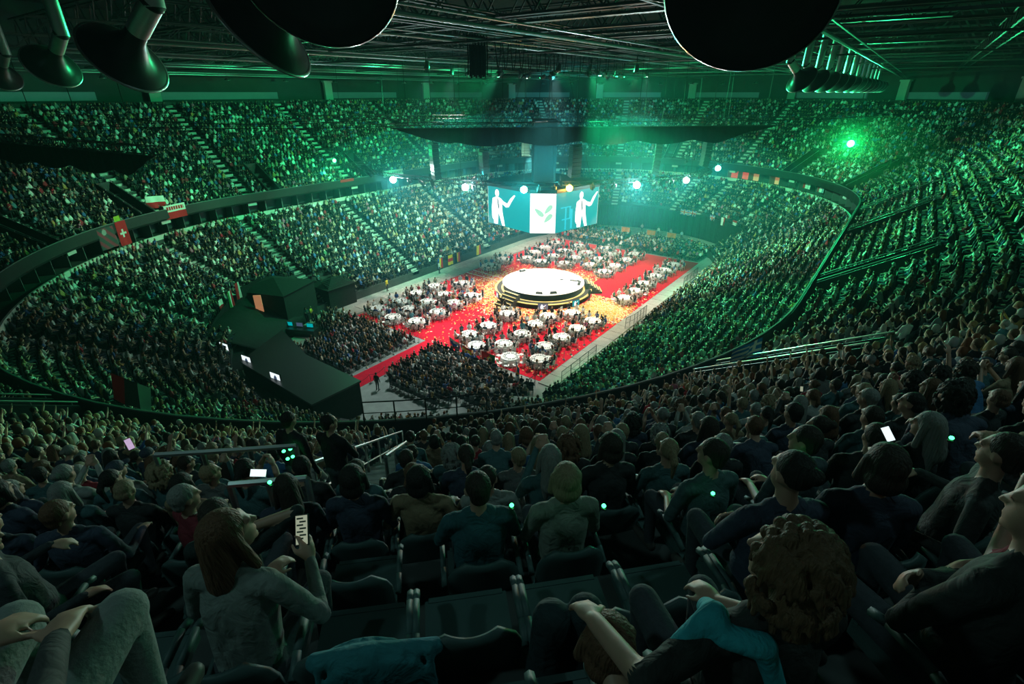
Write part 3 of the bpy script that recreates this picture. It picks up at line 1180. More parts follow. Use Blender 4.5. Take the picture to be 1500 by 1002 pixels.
for k in range(UN - 1):
    x, y, A = row_seats(UR0 + 0.57 + UDR * k)
    ok = off_aisles(x, y, [q for q in UP_AISLES if k < 15 or q[1] != 313.5], 0.72)
    for s_, v_, k0, k1 in VOM:
        if k0 <= k <= k1:
            ok &= off_aisles(x, y, [(s_, v_)], 1.12)
    x, y, A = x[ok], y[ok], A[ok]
    S_pos.append(np.stack([x, y, np.full(len(x), UZ0 + UDZ * k)], 1))
    S_rot.append(face_in(x, y, A))
    S_up.append(np.ones(len(x), int))
    S_row.append(np.full(len(x), k))
    S_ang.append(A)
S_pos, S_rot, S_up, S_row, S_ang = map(np.concatenate, (S_pos, S_rot, S_up, S_row, S_ang))
vis = in_view(S_pos + [0, 0, 0.9])
# the lower rows right under the near upper tier's edge are hidden behind it
rel = np.degrees(np.arctan2(S_pos[:, 1] + L, S_pos[:, 0]))
dist = np.linalg.norm(S_pos + [0, 0, 1.0] - CAM, axis=1)
S_pos, S_rot, S_up, S_row, dist, rel = S_pos[vis], S_rot[vis], S_up[vis], S_row[vis], dist[vis], rel[vis]
print('seats in view', len(S_pos))


def rc(k, deg, dr=0.0):
    r = UR0 + 0.57 + UDR * k + dr
    a = math.radians(deg)
    return np.array([r * math.cos(a), -L + r * math.sin(a), UZ0 + UDZ * k])


# --- the people right in front of the camera
def hero_rot(p, extra=0.0):
    a = math.atan2(p[1] + L, p[0])
    return math.atan2(-math.sin(a), -math.cos(a)) - PI / 2 + extra


HERO = []
HSEAT = []


def hero(k, deg, pose, hair, shirt, hairc, label, yaw=0.0, body=None, dr=0.0, scale=1.0, z=0.0):
    p = rc(k, deg, dr)
    HERO.append(p)
    HSEAT.append((rc(k, deg), label))
    return make_person(pose, hair, shirt, hairc, (p[0], p[1], p[2] + z), hero_rot(p, yaw), label, None, scale, body)


def custom(name, **kw):
    b, hm = person_body(**kw)
    return (b.mesh(name, 0.008, 9000, BM), hm)


BROWN, DARK, BLOND, GREY, BLACKH, AUB = (0.12, 0.06, 0.035), (0.035, 0.026, 0.02), (0.24, 0.18, 0.11), (0.20, 0.20, 0.19), (0.02, 0.018, 0.016), (0.11, 0.062, 0.034)
nkz = 1.04
wom = custom('person_texting', lean=0.12, head_yaw=-0.55, head_tilt=-0.25, arms=(
    ((-0.25, 0.06, 0.76), (-0.06, 0.30, 0.72), (0.4, 0.8, 0.1), (0, 0, 1)),
    ((0.34, 0.10, 0.76), (0.20, 0.31, 0.84), (-0.35, 0.55, 0.6), (0.8, -0.5, 0.2))))
w1 = hero(18, -45.76, None, 'long', (0.17, 0.19, 0.18), BROWN, 'woman with long brown hair and pale jacket texting on a phone', -0.25, wom)
arm = custom('person_leaning_arm', lean=-0.05, head_yaw=0.35, sleeve=False, fat=1.05, arms=(
    ((-0.42, -0.10, 0.98), (-0.47, 0.14, 0.90), (-0.1, 0.9, -0.35), (0, 0.3, 1)),
    ((0.27, 0.04, 0.78), (0.10, 0.30, 0.64), (-0.3, 0.9, -0.1), (0, 0, 1))))
w2 = hero(19, -43.52, None, 'curly', (0.03, 0.032, 0.032), AUB, 'person with curly brown hair in black, bare arm along the seat back', 0.0, arm)
hero(17, -43.66, 'lap', 'bob', (0.20, 0.22, 0.19), BLOND, 'blond bobbed spectator in a pale top seen from behind')
hero(17, -44.36, 'cross', 'short', (0.03, 0.10, 0.12), DARK, 'short-haired spectator in a dark teal shirt beside the blond one')
beh = custom('person_elbow_out', lean=-0.05, head_yaw=0.1, sleeve=False, arms=(
    ((-0.26, 0.06, 0.78), (-0.06, 0.28, 0.66), (0.3, 0.9, -0.1), (0, 0, 1)),
    ((0.43, 0.04, 1.16), (0.16, -0.02, 1.12), (-0.95, 0.1, 0.1), (0, -1, 0.2))))
w9 = hero(17, -46.25, None, 'short', (0.02, 0.03, 0.03), DARK, 'dark-haired person with an elbow raised beside a green glowing wristband', 0.0, beh)
hero(17, -47.75, 'rest', 'thin', (0.03, 0.035, 0.04), GREY, 'grey-haired man in profile wearing a black top', -0.75)
hero(16, -47.05, 'lap', 'short', (0.16, 0.02, 0.03), GREY, 'grey-haired man in profile with a dark red collar', -0.7)
hero(17, -41.45, 'lapl', 'short', (0.05, 0.07, 0.08), DARK, 'close-cropped spectator with a green light at the neck by the bright phone', 0.1)
hero(17, -42.35, 'lapl', 'short', (0.06, 0.10, 0.11), DARK, 'close-cropped spectator with a green light at the neck by the empty seats', 0.1)
hero(18, -41.15, 'rest', 'short', (0.035, 0.037, 0.037), DARK, 'spectator in black leaning back and looking up behind the bright phone', 0.6)
hero(19, -42.45, 'cross', 'short', (0.03, 0.032, 0.032), BLACKH, 'black-clad spectator beside the curly-haired person', 0.1)
low = custom('person_bent_low', lean=1.0, head_tilt=-0.5, arms='knees')
hero(19, -44.02, None, 'bob', (0.02, 0.02, 0.02), BROWN, 'brown-haired person bent low between the empty seats', 0.0, low, 0.42, 0.9)
nb = hero(20, -45.85, 'lap', 'short', (0.05, 0.05, 0.05), DARK, 'seated neighbour in light grey trousers at the end of the top row', 0.0, None, -0.60, 1.04)
for sl in nb.material_slots:
    if sl.material == M['pants']:
        sl.link = 'OBJECT'
        sl.material = mat('light_trousers', (0.19, 0.21, 0.20), 0.9, noise=0.15, scale=60, bump=0.3)
# two people standing in the aisle
for (x, y, hr, sh, lb, pz) in ((29.45, -50.80, 'short', (0.015, 0.016, 0.018), 'person standing in the aisle with green lights on the back', 'stand'),
                               (29.92, -50.50, 'short', (0.012, 0.013, 0.014), 'person in black standing in the aisle with arms folded', 'standx')):
    HERO.append(np.array([x, y, 18.2]))
    make_person(pz, hr, sh, BLACKH, (x, y, 18.06 + (0.0 if pz == 'stand' else 0.0)), hero_rot((x, y), -0.5), lb)
HERO = np.array(HERO)

# --- which seats are taken
free = np.ones(len(S_pos), bool)
for h in HERO:
    free &= ~((np.abs(S_pos[:, 2] - h[2]) < 0.4) & (np.hypot(S_pos[:, 0] - h[0], S_pos[:, 1] - h[1]) < 0.46))
taken = free & (RNG.random(len(S_pos)) < 0.95)
nearup = (S_up == 1) & (dist < 14)
taken &= ~(nearup & (S_row >= 19) & (rel < -42.6) & (rel > -48.5))
taken &= ~(nearup & (S_row == 18) & (rel < -42.6) & (rel > -46.9))
taken &= ~(nearup & (S_row == 17) & (rel < -44.9) & (rel > -45.9))
taken &= ~(nearup & (S_row >= 20))
taken &= ~(nearup & (S_row >= 18) & (rel < -46.4))
taken &= dist > 1.6
order = np.argsort(np.where(taken & (S_up == 1), dist, 1e9))
near_i = order[:282]
NEAR_D = dist[near_i].max()
is_near = np.zeros(len(S_pos), bool)
is_near[near_i] = True
COLN = [((0.03, 0.032, 0.034), 'black'), ((0.04, 0.05, 0.08), 'navy'), ((0.05, 0.11, 0.12), 'dark teal'), ((0.12, 0.12, 0.12), 'grey'), ((0.26, 0.27, 0.26), 'white'),
        ((0.25, 0.02, 0.03), 'dark red'), ((0.05, 0.14, 0.28), 'blue'), ((0.22, 0.16, 0.10), 'tan')]
COLW = [8, 6, 4, 3, 2, 1, 2, 1]
HRN = {'short': 'short-haired', 'long': 'long-haired', 'bob': 'bobbed-haired', 'bun': 'bun-haired', 'pony': 'pony-tailed', 'curly': 'curly-haired', 'cap': 'cap-wearing', 'thin': 'thin-haired'}
HCN = [(DARK, 'dark'), (BROWN, 'brown'), (BLOND, 'blond'), (GREY, 'grey'), (BLACKH, 'black')]
PON = {'lap': 'with hands in lap', 'lapl': 'looking aside', 'knees': 'leaning forward on the knees', 'clap': 'clapping', 'phone': 'holding both hands up', 'rest': 'leaning back',
       'cross': 'with arms folded', 'raise': 'raising one arm', 'behind': 'with hands behind the head'}
PPICK = ['lap'] * 7 + ['lapl'] * 4 + ['knees'] * 3 + ['clap'] * 2 + ['phone'] + ['rest'] * 4 + ['cross'] * 5 + ['raise']
HPICK = ['short'] * 7 + ['long'] * 5 + ['bob'] * 3 + ['bun'] * 2 + ['pony'] * 2 + ['curly'] * 2 + ['cap'] + ['thin']
rnd = random.Random(11)
SLAB = {}
for i in near_i:
    pose, hr = rnd.choice(PPICK), rnd.choice(HPICK)
    (sc_, sn), (hc_, hn) = rnd.choices(COLN, COLW)[0], rnd.choice(HCN)
    if hr == 'cap':
        hc_, hn = (0.05, 0.06, 0.09), 'navy'
    lb = '%s %s spectator in a %s top %s, upper tier' % (hn, HRN[hr], sn, PON[pose])
    p = S_pos[i]
    SLAB[int(i)] = 'dark seat under the %s %s spectator in %s %s' % (hn, HRN[hr], sn, PON[pose])
    make_person(pose, hr, sc_, hc_, tuple(p), float(S_rot[i]) + rnd.gauss(0, 0.12), lb, 'spectators in the near upper tier', rnd.uniform(0.93, 1.06))

mid = taken & ~is_near & (dist < 27)
far = taken & ~is_near & (dist >= 27)
print('near', len(near_i), 'mid', mid.sum(), 'far', far.sum(), 'near radius', NEAR_D)
o = crowd_mesh('seated_crowd', [(S_pos[mid], S_rot[mid], T_MID, True), (S_pos[far], S_rot[far], T_FAR, True)])
tag(o, 'thousands of seated spectators filling the green-lit stands', 'crowd', None, 'stuff')


# --- stadium seats
def make_seat():
    root = empty('stadium_seat', (0, 0, 0))
    mb = MB()
    n, m = 8, 6
    vs, fs = [], []
    for side in (0, 1):
        for j in range(m + 1):
            v = j / m
            hw = 0.225 * math.sqrt(max(0.05, 1 - max(0, (v - 0.62) / 0.44) ** 2))
            for i in range(n + 1):
                u = i / n * 2 - 1
                x = u * hw
                y = -0.17 - 0.07 * v - 0.035 * (1 - u * u) - side * 0.022
                vs.append((x, y, 0.46 + 0.40 * v))
    w = n + 1
    o2 = w * (m + 1)
    for j in range(m):
        for i in range(n):
            a = j * w + i
            fs.append((a, a + w, a + w + 1, a + 1))
            fs.append((o2 + a, o2 + a + 1, o2 + a + w + 1, o2 + a + w))
    for i in range(n):
        fs.append((i, i + 1, o2 + i + 1, o2 + i))
        a = m * w + i
        fs.append((a, o2 + a, o2 + a + 1, a + 1))
    for j in range(m):
        a = j * w
        fs.append((a, o2 + a, o2 + a + w, a + w))
        a = j * w + n
        fs.append((a, a + w, o2 + a + w, o2 + a))
    mb.add(vs, fs)
    mb.build('backrest', M['seat'], root, True)
    mb = MB().box((0, 0.03, 0.43), (0.44, 0.42, 0.05), 0, 0).box((0, 0.24, 0.425), (0.40, 0.03, 0.07))
    mb.build('seat_pan', M['seat'], root)
    for s in (-1, 1):
        mb = MB().path([(s * 0.25, -0.20, 0.62), (s * 0.25, -0.08, 0.655), (s * 0.25, 0.10, 0.655), (s * 0.25, 0.17, 0.63)], 0.02, 6)
        mb.build('armrest', M['seat'], root, True)
    mb = MB().box((0, -0.16, 0.22), (0.06, 0.08, 0.44)).box((0, -0.16, 0.02), (0.3, 0.14, 0.04)).box((0, -0.19, 0.46), (0.4, 0.04, 0.05))
    mb.build('bracket', M['dsteel'], root)
    return root


proto = make_seat()
first = True
seat_k = [int(i) for i in np.argsort(dist) if S_up[i] == 1 and dist[i] < 10.5 and S_row[i] >= 10 and free[i]][:230]
used = set()


def seat_rot(x, y):
    a = math.atan2(y + L, x)
    return math.atan2(-math.sin(a), -math.cos(a)) - PI / 2


for i in seat_k:
    q = S_pos[i]
    o = proto if first else copy_tree(proto)
    first = False
    o.location = tuple(q)
    o.rotation_euler.z = seat_rot(q[0], q[1])
    used.add(i)
    if i in SLAB:
        tag(o, SLAB[i], 'seat', 'taken seats of the upper tier')
    else:
        tag(o, 'empty dark plastic stadium seat with rounded back', 'seat', 'empty seats of the upper tier')
for q, lb in HSEAT:
    o = copy_tree(proto)
    o.location = tuple(q)
    o.rotation_euler.z = seat_rot(q[0], q[1])
    ws = lb.split()
    tag(o, 'dark seat under the ' + ' '.join(ws[:10]), 'seat', 'taken seats of the upper tier')
used |= set(int(i) for i in np.nonzero(~free)[0])
# the rest of the seats as one mesh
rest = np.array([i for i in range(len(S_pos)) if i not in used and dist[i] < 60])
tv = []
tf = []
mb = MB().box((0, -0.22, 0.64), (0.44, 0.04, 0.36), 0, 0, 0.9).box((0, 0.02, 0.43), (0.43, 0.40, 0.05))
tv = np.array(mb.v)
tf = np.array([t for f in mb.f for t in ((f[0], f[1], f[2]), (f[0], f[2], f[3]))])
a = S_rot[rest]
c, s = np.cos(a), np.sin(a)
V = np.stack([tv[None, :, 0] * c[:, None] - tv[None, :, 1] * s[:, None], tv[None, :, 0] * s[:, None] + tv[None, :, 1] * c[:, None], np.broadcast_to(tv[None, :, 2], (len(rest), len(tv)))], -1) + S_pos[rest][:, None, :]
Fc = (tf[None] + (np.arange(len(rest)) * len(tv))[:, None, None]).reshape(-1, 3)
o = tri_mesh('stand_seats', V.reshape(-1, 3), Fc, np.tile((0.02, 0.045, 0.05), (len(Fc), 1)), M['seat'])
tag(o, 'rows of dark plastic seats under the spectators of both tiers', 'seats', None, 'stuff')


# ---------------------------------------------------------------- round stage
SC = (0.9, 0.0)
stage = tag(empty('round_stage', (SC[0], SC[1], 0.024)), 'round white stage with a dark skirt and yellow-edged steps', 'stage')
MB().lathe([(0.0, 1.42), (5.25, 1.42), (5.3, 1.47), (5.25, 1.5), (0.0, 1.5)], 72).build('deck', M['deck'], stage, False)
MB().lathe([(5.15, 0.66), (5.15, 1.42)], 72).build('upper_skirt', M['skirt'], stage)
MB().lathe([(5.0, 0.60), (6.25, 0.60), (6.28, 0.64), (6.25, 0.66), (5.0, 0.66)], 72).build('lower_ledge', M['tread'], stage)
MB().lathe([(6.02, 0.662), (6.3, 0.662), (6.31, 0.60), (6.28, 0.60)], 72).build('ledge_edge', M['yellow'], stage)
MB().lathe([(5.2, 0.662), (5.45, 0.662)], 72).build('inner_edge', M['yellow'], stage)
MB().lathe([(6.15, 0.0), (6.15, 0.60)], 72).build('lower_skirt', M['skirt'], stage)
sa = math.radians(-98)
for i in range(5):
    r0, z = 7.7 - 0.42 * i, 0.28 * (i + 1)
    x, y = math.cos(sa) * (r0 - 0.21), math.sin(sa) * (r0 - 0.21)
    st = MB().box((x, y, z / 2), (0.42, 2.3, z), sa, 0).build('step', M['tread'], stage)
    xe, ye = math.cos(sa) * (r0 - 0.05), math.sin(sa) * (r0 - 0.05)
    MB().box((xe, ye, z + 0.012), (0.14, 2.3, 0.024), sa, 0).build('step_edge', M['yellow'], st)
for i in range(5):
    a2 = math.radians(38)
    r0, z = 7.6 - 0.42 * i, 0.28 * (i + 1)
    st = MB().box((math.cos(a2) * (r0 - .2), math.sin(a2) * (r0 - .2), z / 2), (0.42, 2.0, z), a2).build('step', M['tread'], stage)
    MB().box((math.cos(a2) * (r0 - .05), math.sin(a2) * (r0 - .05), z + .012), (0.12, 2.0, 0.024), a2).build('step_edge', M['yellow'], st)
MAN = [[(.13, .70), (.20, .745), (.29, .745), (.35, .71), (.36, .55), (.37, .37), (.14, .37), (.15, .55)],
       [(.15, .38), (.27, .38), (.26, .2), (.245, .03), (.15, .03), (.145, .2)],
       [(.26, .38), (.37, .38), (.40, .2), (.43, .02), (.36, .02), (.31, .2)],
       [(.12, .70), (.16, .66), (.145, .45), (.16, .18), (.13, .13), (.10, .2), (.095, .45)],
       [(.33, .72), (.35, .60), (.46, .52), (.53, .545), (.50, .62), (.40, .66)],
       [(.46, .53), (.53, .55), (.60, .70), (.685, .86), (.66, .88), (.56, .76), (.50, .64)],
       [(.205, .72), (.265, .72), (.265, .80), (.205, .80)]]
TIE = [(.235, .71), (.258, .71), (.29, .50), (.272, .42), (.255, .52)]


def print_poly(mb, poly, w, h, d, mi, ox=0.0, oz=0.0, sx=1.0, sz=1.0):
    """a flat printed or lit shape on a panel: x across, z up, y = -d toward the viewer"""
    mb.add([((ox + x * sx - 0.5) * w, -d, (oz + z * sz) * h) for x, z in poly], [tuple(range(len(poly)))], mi)


def ellpoly(cx, cz, rx, rz_, n=14, rot=0.0):
    out = []
    for i in range(n):
        a = 2 * PI * i / n
        x, z = rx * math.cos(a), rz_ * math.sin(a)
        out.append((cx + x * math.cos(rot) - z * math.sin(rot), cz + x * math.sin(rot) + z * math.cos(rot)))
    return out


for ang, w, bg in ((-57, 1.25, 'screendark'), (-18, 1.15, 'ledteal'), (-122, 0.9, 'screendark'), (150, 1.0, 'ledteal')):
    a2 = math.radians(ang)
    rr = 6.33
    px = MB().box((0, 0, 0.46), (w, 0.08, 0.80)).build('monitor_panel', M['blkplastic'], stage, False, (math.cos(a2) * rr, math.sin(a2) * rr, 0.0), a2 + PI / 2)
    mb = MB()
    mb.add([(-w / 2 + .03, -.045, .1), (w / 2 - .03, -.045, .1), (w / 2 - .03, -.045, .82), (-w / 2 + .03, -.045, .82)], [(0, 1, 2, 3)], 0)
    for pg in MAN:
        print_poly(mb, pg, w, 0.8, 0.05, 1, 0.18, 0.16, 0.9, 0.8)
    print_poly(mb, ellpoly(.235, .845, .055, .095), w, 0.8, 0.05, 1, 0.18, 0.16, 0.9, 0.8)
    mb.build('screen_image', [M[bg], M['ledwhite']], px)
# things lying and standing on the deck
mon = MB().box((0, 0, 0.14), (0.9, 0.35, 0.28), 0, 0, 0.8)
me0 = None
for ang, rr in ((-63, 4.75), (-42, 4.75), (20, 4.7), (160, 4.7)):
    a2 = math.radians(ang)
    x, y = SC[0] + math.cos(a2) * rr, SC[1] + math.sin(a2) * rr
    if me0 is None:
        o = mon.build('floor_monitor', M['blkplastic'], None, False, (x, y, 1.525), a2 + PI / 2)
        me0 = o.data
    else:
        o = link('floor_monitor', me0, None, (x, y, 1.525), a2 + PI / 2)
    tag(o, 'low black wedge speaker at the rim of the round stage', 'speaker', 'wedge speakers on the stage rim')
tag(MB().lathe([(0, 0), (0.28, 0), (0.28, .02), (.03, .03), (.025, 1.35), (0, 1.36)], 12).build('microphone_stand', M['dsteel'], None, True, (2.6, 1.8, 1.525)), 'dark microphone stand on the white stage', 'stand')
tag(MB().box((0, 0, .08), (1.3, .12, .16), .3).box((.5, .3, .06), (.9, .10, .12), -.5).build('cable_case', M['blkplastic'], None, False, (4.3, 2.3, 1.525)), 'low dark cable case near the rim of the stage', 'case')

# ---------------------------------------------------------------- hanging screen cube
CB = (0.16, 0.55)
CH, CK, CZ0, CZ1, CA = 5.7, 2.06, 9.15, 13.6, -0.206
cube = tag(empty('screen_cube', (CB[0], CB[1], CZ0), CA), 'hanging eight-sided video cube showing a man in white and a leaf emblem', 'video cube')
H = CZ1 - CZ0
octo = [(-CH + CK, -CH), (CH - CK, -CH), (CH, -CH + CK), (CH, CH - CK), (CH - CK, CH), (-CH + CK, CH), (-CH, CH - CK), (-CH, -CH + CK)]
mb = MB().prism([(x * .985, y * .985) for x, y in octo], 0.02, H - 0.02)
mb.build('housing', M['blkplastic'], cube)
MB().prism([(x * 1.02, y * 1.02) for x, y in octo], H - 0.02, H + 0.35).build('top_frame', M['dsteel'], cube)
for i in range(8):
    a, b = octo[i], octo[(i + 1) % 8]
    c = ((a[0] + b[0]) / 2, (a[1] + b[1]) / 2)
    w = math.hypot(b[0] - a[0], b[1] - a[1]) - 0.06
    ang = math.atan2(b[1] - a[1], b[0] - a[0])
    narrow = i % 2 == 1
    pn = MB().box((0, 0.03, H / 2), (w, 0.06, H - 0.08)).build('screen_panel', M['ledwhite'] if narrow else M['ledteal'], cube, False, (c[0], c[1], 0), ang)
    mb = MB()
    if narrow:
        for (x0, z0, x1, z1) in ((.18, .62, .53, .43), (.57, .50, .85, .71), (.56, .28, .86, .49)):
            d = math.hypot((x1 - x0) * w, (z1 - z0) * H)
            rot = math.atan2((z1 - z0) * H, (x1 - x0) * w)
            pts = []
            for q in range(16):
                t = q / 16 * 2 * PI
                u = math.cos(t) * d / 2
                vv = math.sin(t) * d * 0.20 * (1 + 0.35 * math.cos(t))
                pts.append((u * math.cos(rot) - vv * math.sin(rot) + (x0 + x1) / 2 * w, u * math.sin(rot) + vv * math.cos(rot) + (z0 + z1) / 2 * H))
            mb.add([(x - w / 2, -0.012, z) for x, z in pts], [tuple(range(16))], 0)
        mb.build('leaf_emblem', M['ledmint'], pn)
    else:
        ox = 0.0 if i in (0, 4) else 0.36
        sx = 0.98 if i in (0, 4) else 0.9
        for pg in MAN:
            print_poly(mb, pg, w, H, 0.012, 0, ox, 0.0, sx, 1.0)
        print_poly(mb, ellpoly(.235, .845, .052, .095), w, H, 0.013, 0, ox, 0.0, sx, 1.0)
        mb.build('speaker_image', M['ledwhite'], pn)
        mb = MB()
        print_poly(mb, TIE, w, H, 0.018, 0, ox, 0.0, sx, 1.0)
        mb.build('tie_image', M['leddark'], pn)
        if ox > 0:
            mb = MB()
            for (x0, z0, x1, z1) in ((.10, .60, .34, .63), (.20, .05, .235, .60), (.13, .30, .36, .33), (.30, .33, .33, .60), (.33, .05, .38, .55)):
                print_poly(mb, [(x0, z0), (x1, z0), (x1, z1), (x0, z1)], w, H, 0.012, 0)
            mb.build('ladder_image', M['ledcyan'], pn)

# ---------------------------------------------------------------- confetti on the carpet
n = 15000
ang = RNG.random(n) * 2 * PI
rr = 6.4 + np.abs(RNG.normal(0, 2.6, n))
cx, cy = SC[0] + rr * np.cos(ang), SC[1] + rr * np.sin(ang)
k2 = RNG.random(n) < 0.36
cx[k2] = RNG.normal(10.2, 1.7, k2.sum())
cy[k2] = RNG.normal(-1.2, 1.6, k2.sum())
k3 = RNG.random(n) < 0.12
cx[k3] = RNG.uniform(CXL, CXR, k3.sum())
cy[k3] = RNG.uniform(CY0, 10, k3.sum())
ok = (cx > CXL) & (cx < CXR) & (cy > CY0) & (cy < 12) & (np.hypot(cx - SC[0], cy) > 6.4) & ~((cy > 3) & (np.abs(cx - 7.5) < 3))
cx, cy = cx[ok], cy[ok]
n = len(cx)
a = RNG.random(n) * PI
sz = RNG.uniform(0.05, 0.12, n)
du = np.stack([np.cos(a) * sz, np.sin(a) * sz, RNG.normal(0, 0.012, n)], 1)
dv = np.stack([-np.sin(a) * sz * .55, np.cos(a) * sz * .55, RNG.normal(0, 0.012, n)], 1)
c0 = np.stack([cx, cy, np.full(n, 0.055)], 1)
V = np.stack([c0 - du - dv, c0 + du - dv, c0 + du + dv, c0 - du + dv], 1).reshape(-1, 3)
q = np.arange(n)[:, None] * 4
Fc = np.concatenate([q + [0, 1, 2], q + [0, 2, 3]])
pal = np.array([(0.85, 0.55, 0.10), (0.9, 0.7, 0.25), (0.85, 0.8, 0.65), (0.8, 0.35, 0.08)])[RNG.integers(0, 4, n)]
o = tri_mesh('confetti', V, Fc, np.concatenate([pal, pal]), M['print'])
tag(o, 'gold and white paper confetti scattered on the carpet around the stage', 'confetti', None, 'stuff')

# ---------------------------------------------------------------- banquet tables and chairs
TABLES = [(2.5, -10.0), (6.6, -7.8), (2.8, -13.9), (6.7, -10.5), (2.6, -16.8), (7.0, -13.4), (4.9, -18.4), (6.9, -16.5), (9.1, -18.4), (10.5, -14.5), (11.6, -17.1), (10.8, -11.7), (11.0, -8.8), (11.4, -6.0),
          (8.4, -5.3),
          (-10.8, -8.0), (-8.6, -5.0), (-10.5, -14.5), (-7.7, -15.6), (-7.4, -18.4), (-10.7, -17.6), (-4.4, -17.6), (-4.4, -14.3), (-4.8, -11.0), (-7.7, -9.6), (-4.7, -7.9), (-7.6, -12.7), (-10.8, -11.2),
          (11.2, 2.7), (11.2, 5.9), (11.0, 9.2), (11.0, 13.0), (11.0, 16.3), (11.1, 19.8),
          (4.4, 10.6), (4.4, 14.0), (4.4, 17.8), (1.2, 12.4), (0.9, 15.8), (1.2, 19.2), (-2.2, 10.8), (-2.4, 14.2), (-2.4, 17.8), (-5.6, 9.4), (-5.6, 13.0), (-5.8, 16.6), (-10.6, 3.4), (-10.9, 7.0), (-8.3, 9.6),
          (-9.2, 13.0), (-9.4, 16.4), (4.2, 21.4), (-1.0, 21.8), (-5.4, 20.6), (-9.6, 20.0)]
EMPTYT = {8}


def make_table():
    root = empty('banquet_table', (0, 0, 0))
    MB().lathe([(0, 0.72), (0.9, 0.72), (0.915, 0.74), (0.9, 0.755), (0, 0.755)], 28).build('tabletop', M['linen'], root)
    MB().lathe([(0.905, 0.75), (0.93, 0.70), (0.96, 0.35), (0.985, 0.06)], 48, fold=0.035, nf=12).build('tablecloth_skirt', M['linen'], root, True)
    MB().lathe([(0.3, 0.0), (0.3, 0.03), (0.05, 0.05), (0.05, 0.72)], 10).build('pedestal', M['dsteel'], root)
    return root


def make_chair():
    mb = MB()
    mb.box((0, 0, 0.45), (0.42, 0.42, 0.05))
    for sx in (-1, 1):
        mb.tube((sx * .18, .18, .43), (sx * .19, .20, 0), .016, None, 4)
        mb.tube((sx * .18, -.18, .43), (sx * .19, -.22, 0), .016, None, 4)
        mb.tube((sx * .19, -.19, .43), (sx * .17, -.25, .93), .016, None, 4)
    mb.box((0, -0.245, .80), (.36, .03, .26)).box((0, -0.22, .60), (.34, .025, .05))
    return mb.build('banquet_chair', M['white'])


tp = make_table()
cp = make_chair()
g_pos, g_rot = [], []
ware_v, ware_f, ware_c = [], [], []
wt = MB().lathe([(0, 0.0), (.11, 0.0), (.135, .015)], 8).lathe([(.03, .0), (.035, .10)], 5, (.17, .05, .0))
wtv = np.array(wt.v)
wtf = np.array([t for f in wt.f for t in ((f[0], f[1], f[2]), (f[0], f[2], f[3]))])
wtc = np.array([(0.75, 0.75, 0.75) if t < len(wtf) * .6 else (0.10, 0.12, 0.13) for t in range(len(wtf))])
nch = 0
rest_ch = []
for ti, (tx, ty) in enumerate(TABLES):
    t = tp if ti == 0 else copy_tree(tp)
    t.location = (tx, ty, 0.024)
    t.rotation_euler.z = rnd.uniform(0, 6)
    if ti in EMPTYT:
        lb, gp = 'empty round banquet table with white cloth and white chairs, near the Swedish flag', None
    elif ti < 15:
        lb, gp = 'round banquet table under a white cloth, between the stage and the front flags', 'banquet tables before the stage'
    elif ti < 28:
        lb, gp = 'round banquet table under a white cloth, beside the walkway of the flag-hung tier', 'banquet tables beside the carpet aisle'
    elif ti < 34:
        lb, gp = 'round banquet table under a white cloth, in the strip along the green-lit lower tier', 'banquet tables in the side strip'
    else:
        lb, gp = 'round banquet table under a white cloth, behind the stage toward the black curtain', 'banquet tables behind the stage'
    tag(t, lb, 'table', gp)
    ns = 10
    off = rnd.uniform(0, 0.8)
    for j in range(ns):
        a = off + 2 * PI * j / ns
        d = 1.36 + rnd.uniform(-.05, .08)
        x, y = tx + d * math.cos(a), ty + d * math.sin(a)
        if nch < 300:
            c = cp if nch == 0 else cp.copy()
            if nch:
                COL.objects.link(c)
            c.location = (x, y, 0.024)
            c.rotation_euler.z = a + PI / 2 + rnd.uniform(-.2, .2)
            e = ti in EMPTYT
            tag(c, 'white chair at the empty banquet table' if e else 'white slatted chair pushed up to a round banquet table', 'chair', 'chairs at the empty table' if e else 'white chairs around the banquet tables')
            nch += 1
        else:
            rest_ch.append((x, y, a + PI / 2))
        if ti not in EMPTYT and rnd.random() < 0.90:
            g_pos.append((x + .08 * math.cos(a), y + .08 * math.sin(a), 0.03))
            g_rot.append(a + PI / 2)
        pv = wtv + [tx + 0.62 * math.cos(a), ty + 0.62 * math.sin(a), 0.781]
        ware_f.append(wtf + len(ware_v) * len(wtv))
        ware_v.append(pv)
        ware_c.append(wtc)
cm_ = cp.data
cm_.calc_loop_triangles()
tv = np.empty(len(cm_.vertices) * 3)
cm_.vertices.foreach_get('co', tv)
tv = tv.reshape(-1, 3)
tf = np.empty(len(cm_.loop_triangles) * 3, np.int32)
cm_.loop_triangles.foreach_get('vertices', tf)
tf = tf.reshape(-1, 3)
rc_ = np.array(rest_ch)
c, s = np.cos(rc_[:, 2]), np.sin(rc_[:, 2])
V = np.stack([tv[None, :, 0] * c[:, None] - tv[None, :, 1] * s[:, None] + rc_[:, :1], tv[None, :, 0] * s[:, None] + tv[None, :, 1] * c[:, None] + rc_[:, 1:2], np.broadcast_to(tv[None, :, 2] + .024, (len(c), len(tv)))], -1)
o = tri_mesh('banquet_chairs', V.reshape(-1, 3), (tf[None] + (np.arange(len(c)) * len(tv))[:, None, None]).reshape(-1, 3), np.full((len(c) * len(tf), 3), .8), M['white'])
tag(o, 'more white chairs around the banquet tables behind the stage', 'chairs', None, 'stuff')
o = tri_mesh('tableware', np.concatenate(ware_v), np.concatenate(ware_f), np.concatenate(ware_c), M['print'])
tag(o, 'plates and glasses laid out on the banquet tables', 'tableware', None, 'stuff')
o = crowd_mesh('banquet_guests', [(np.array(g_pos), np.array(g_rot), T_MID, True)], 0.18)
tag(o, 'guests in dark and white clothes seated around the banquet tables', 'guests', None, 'stuff')

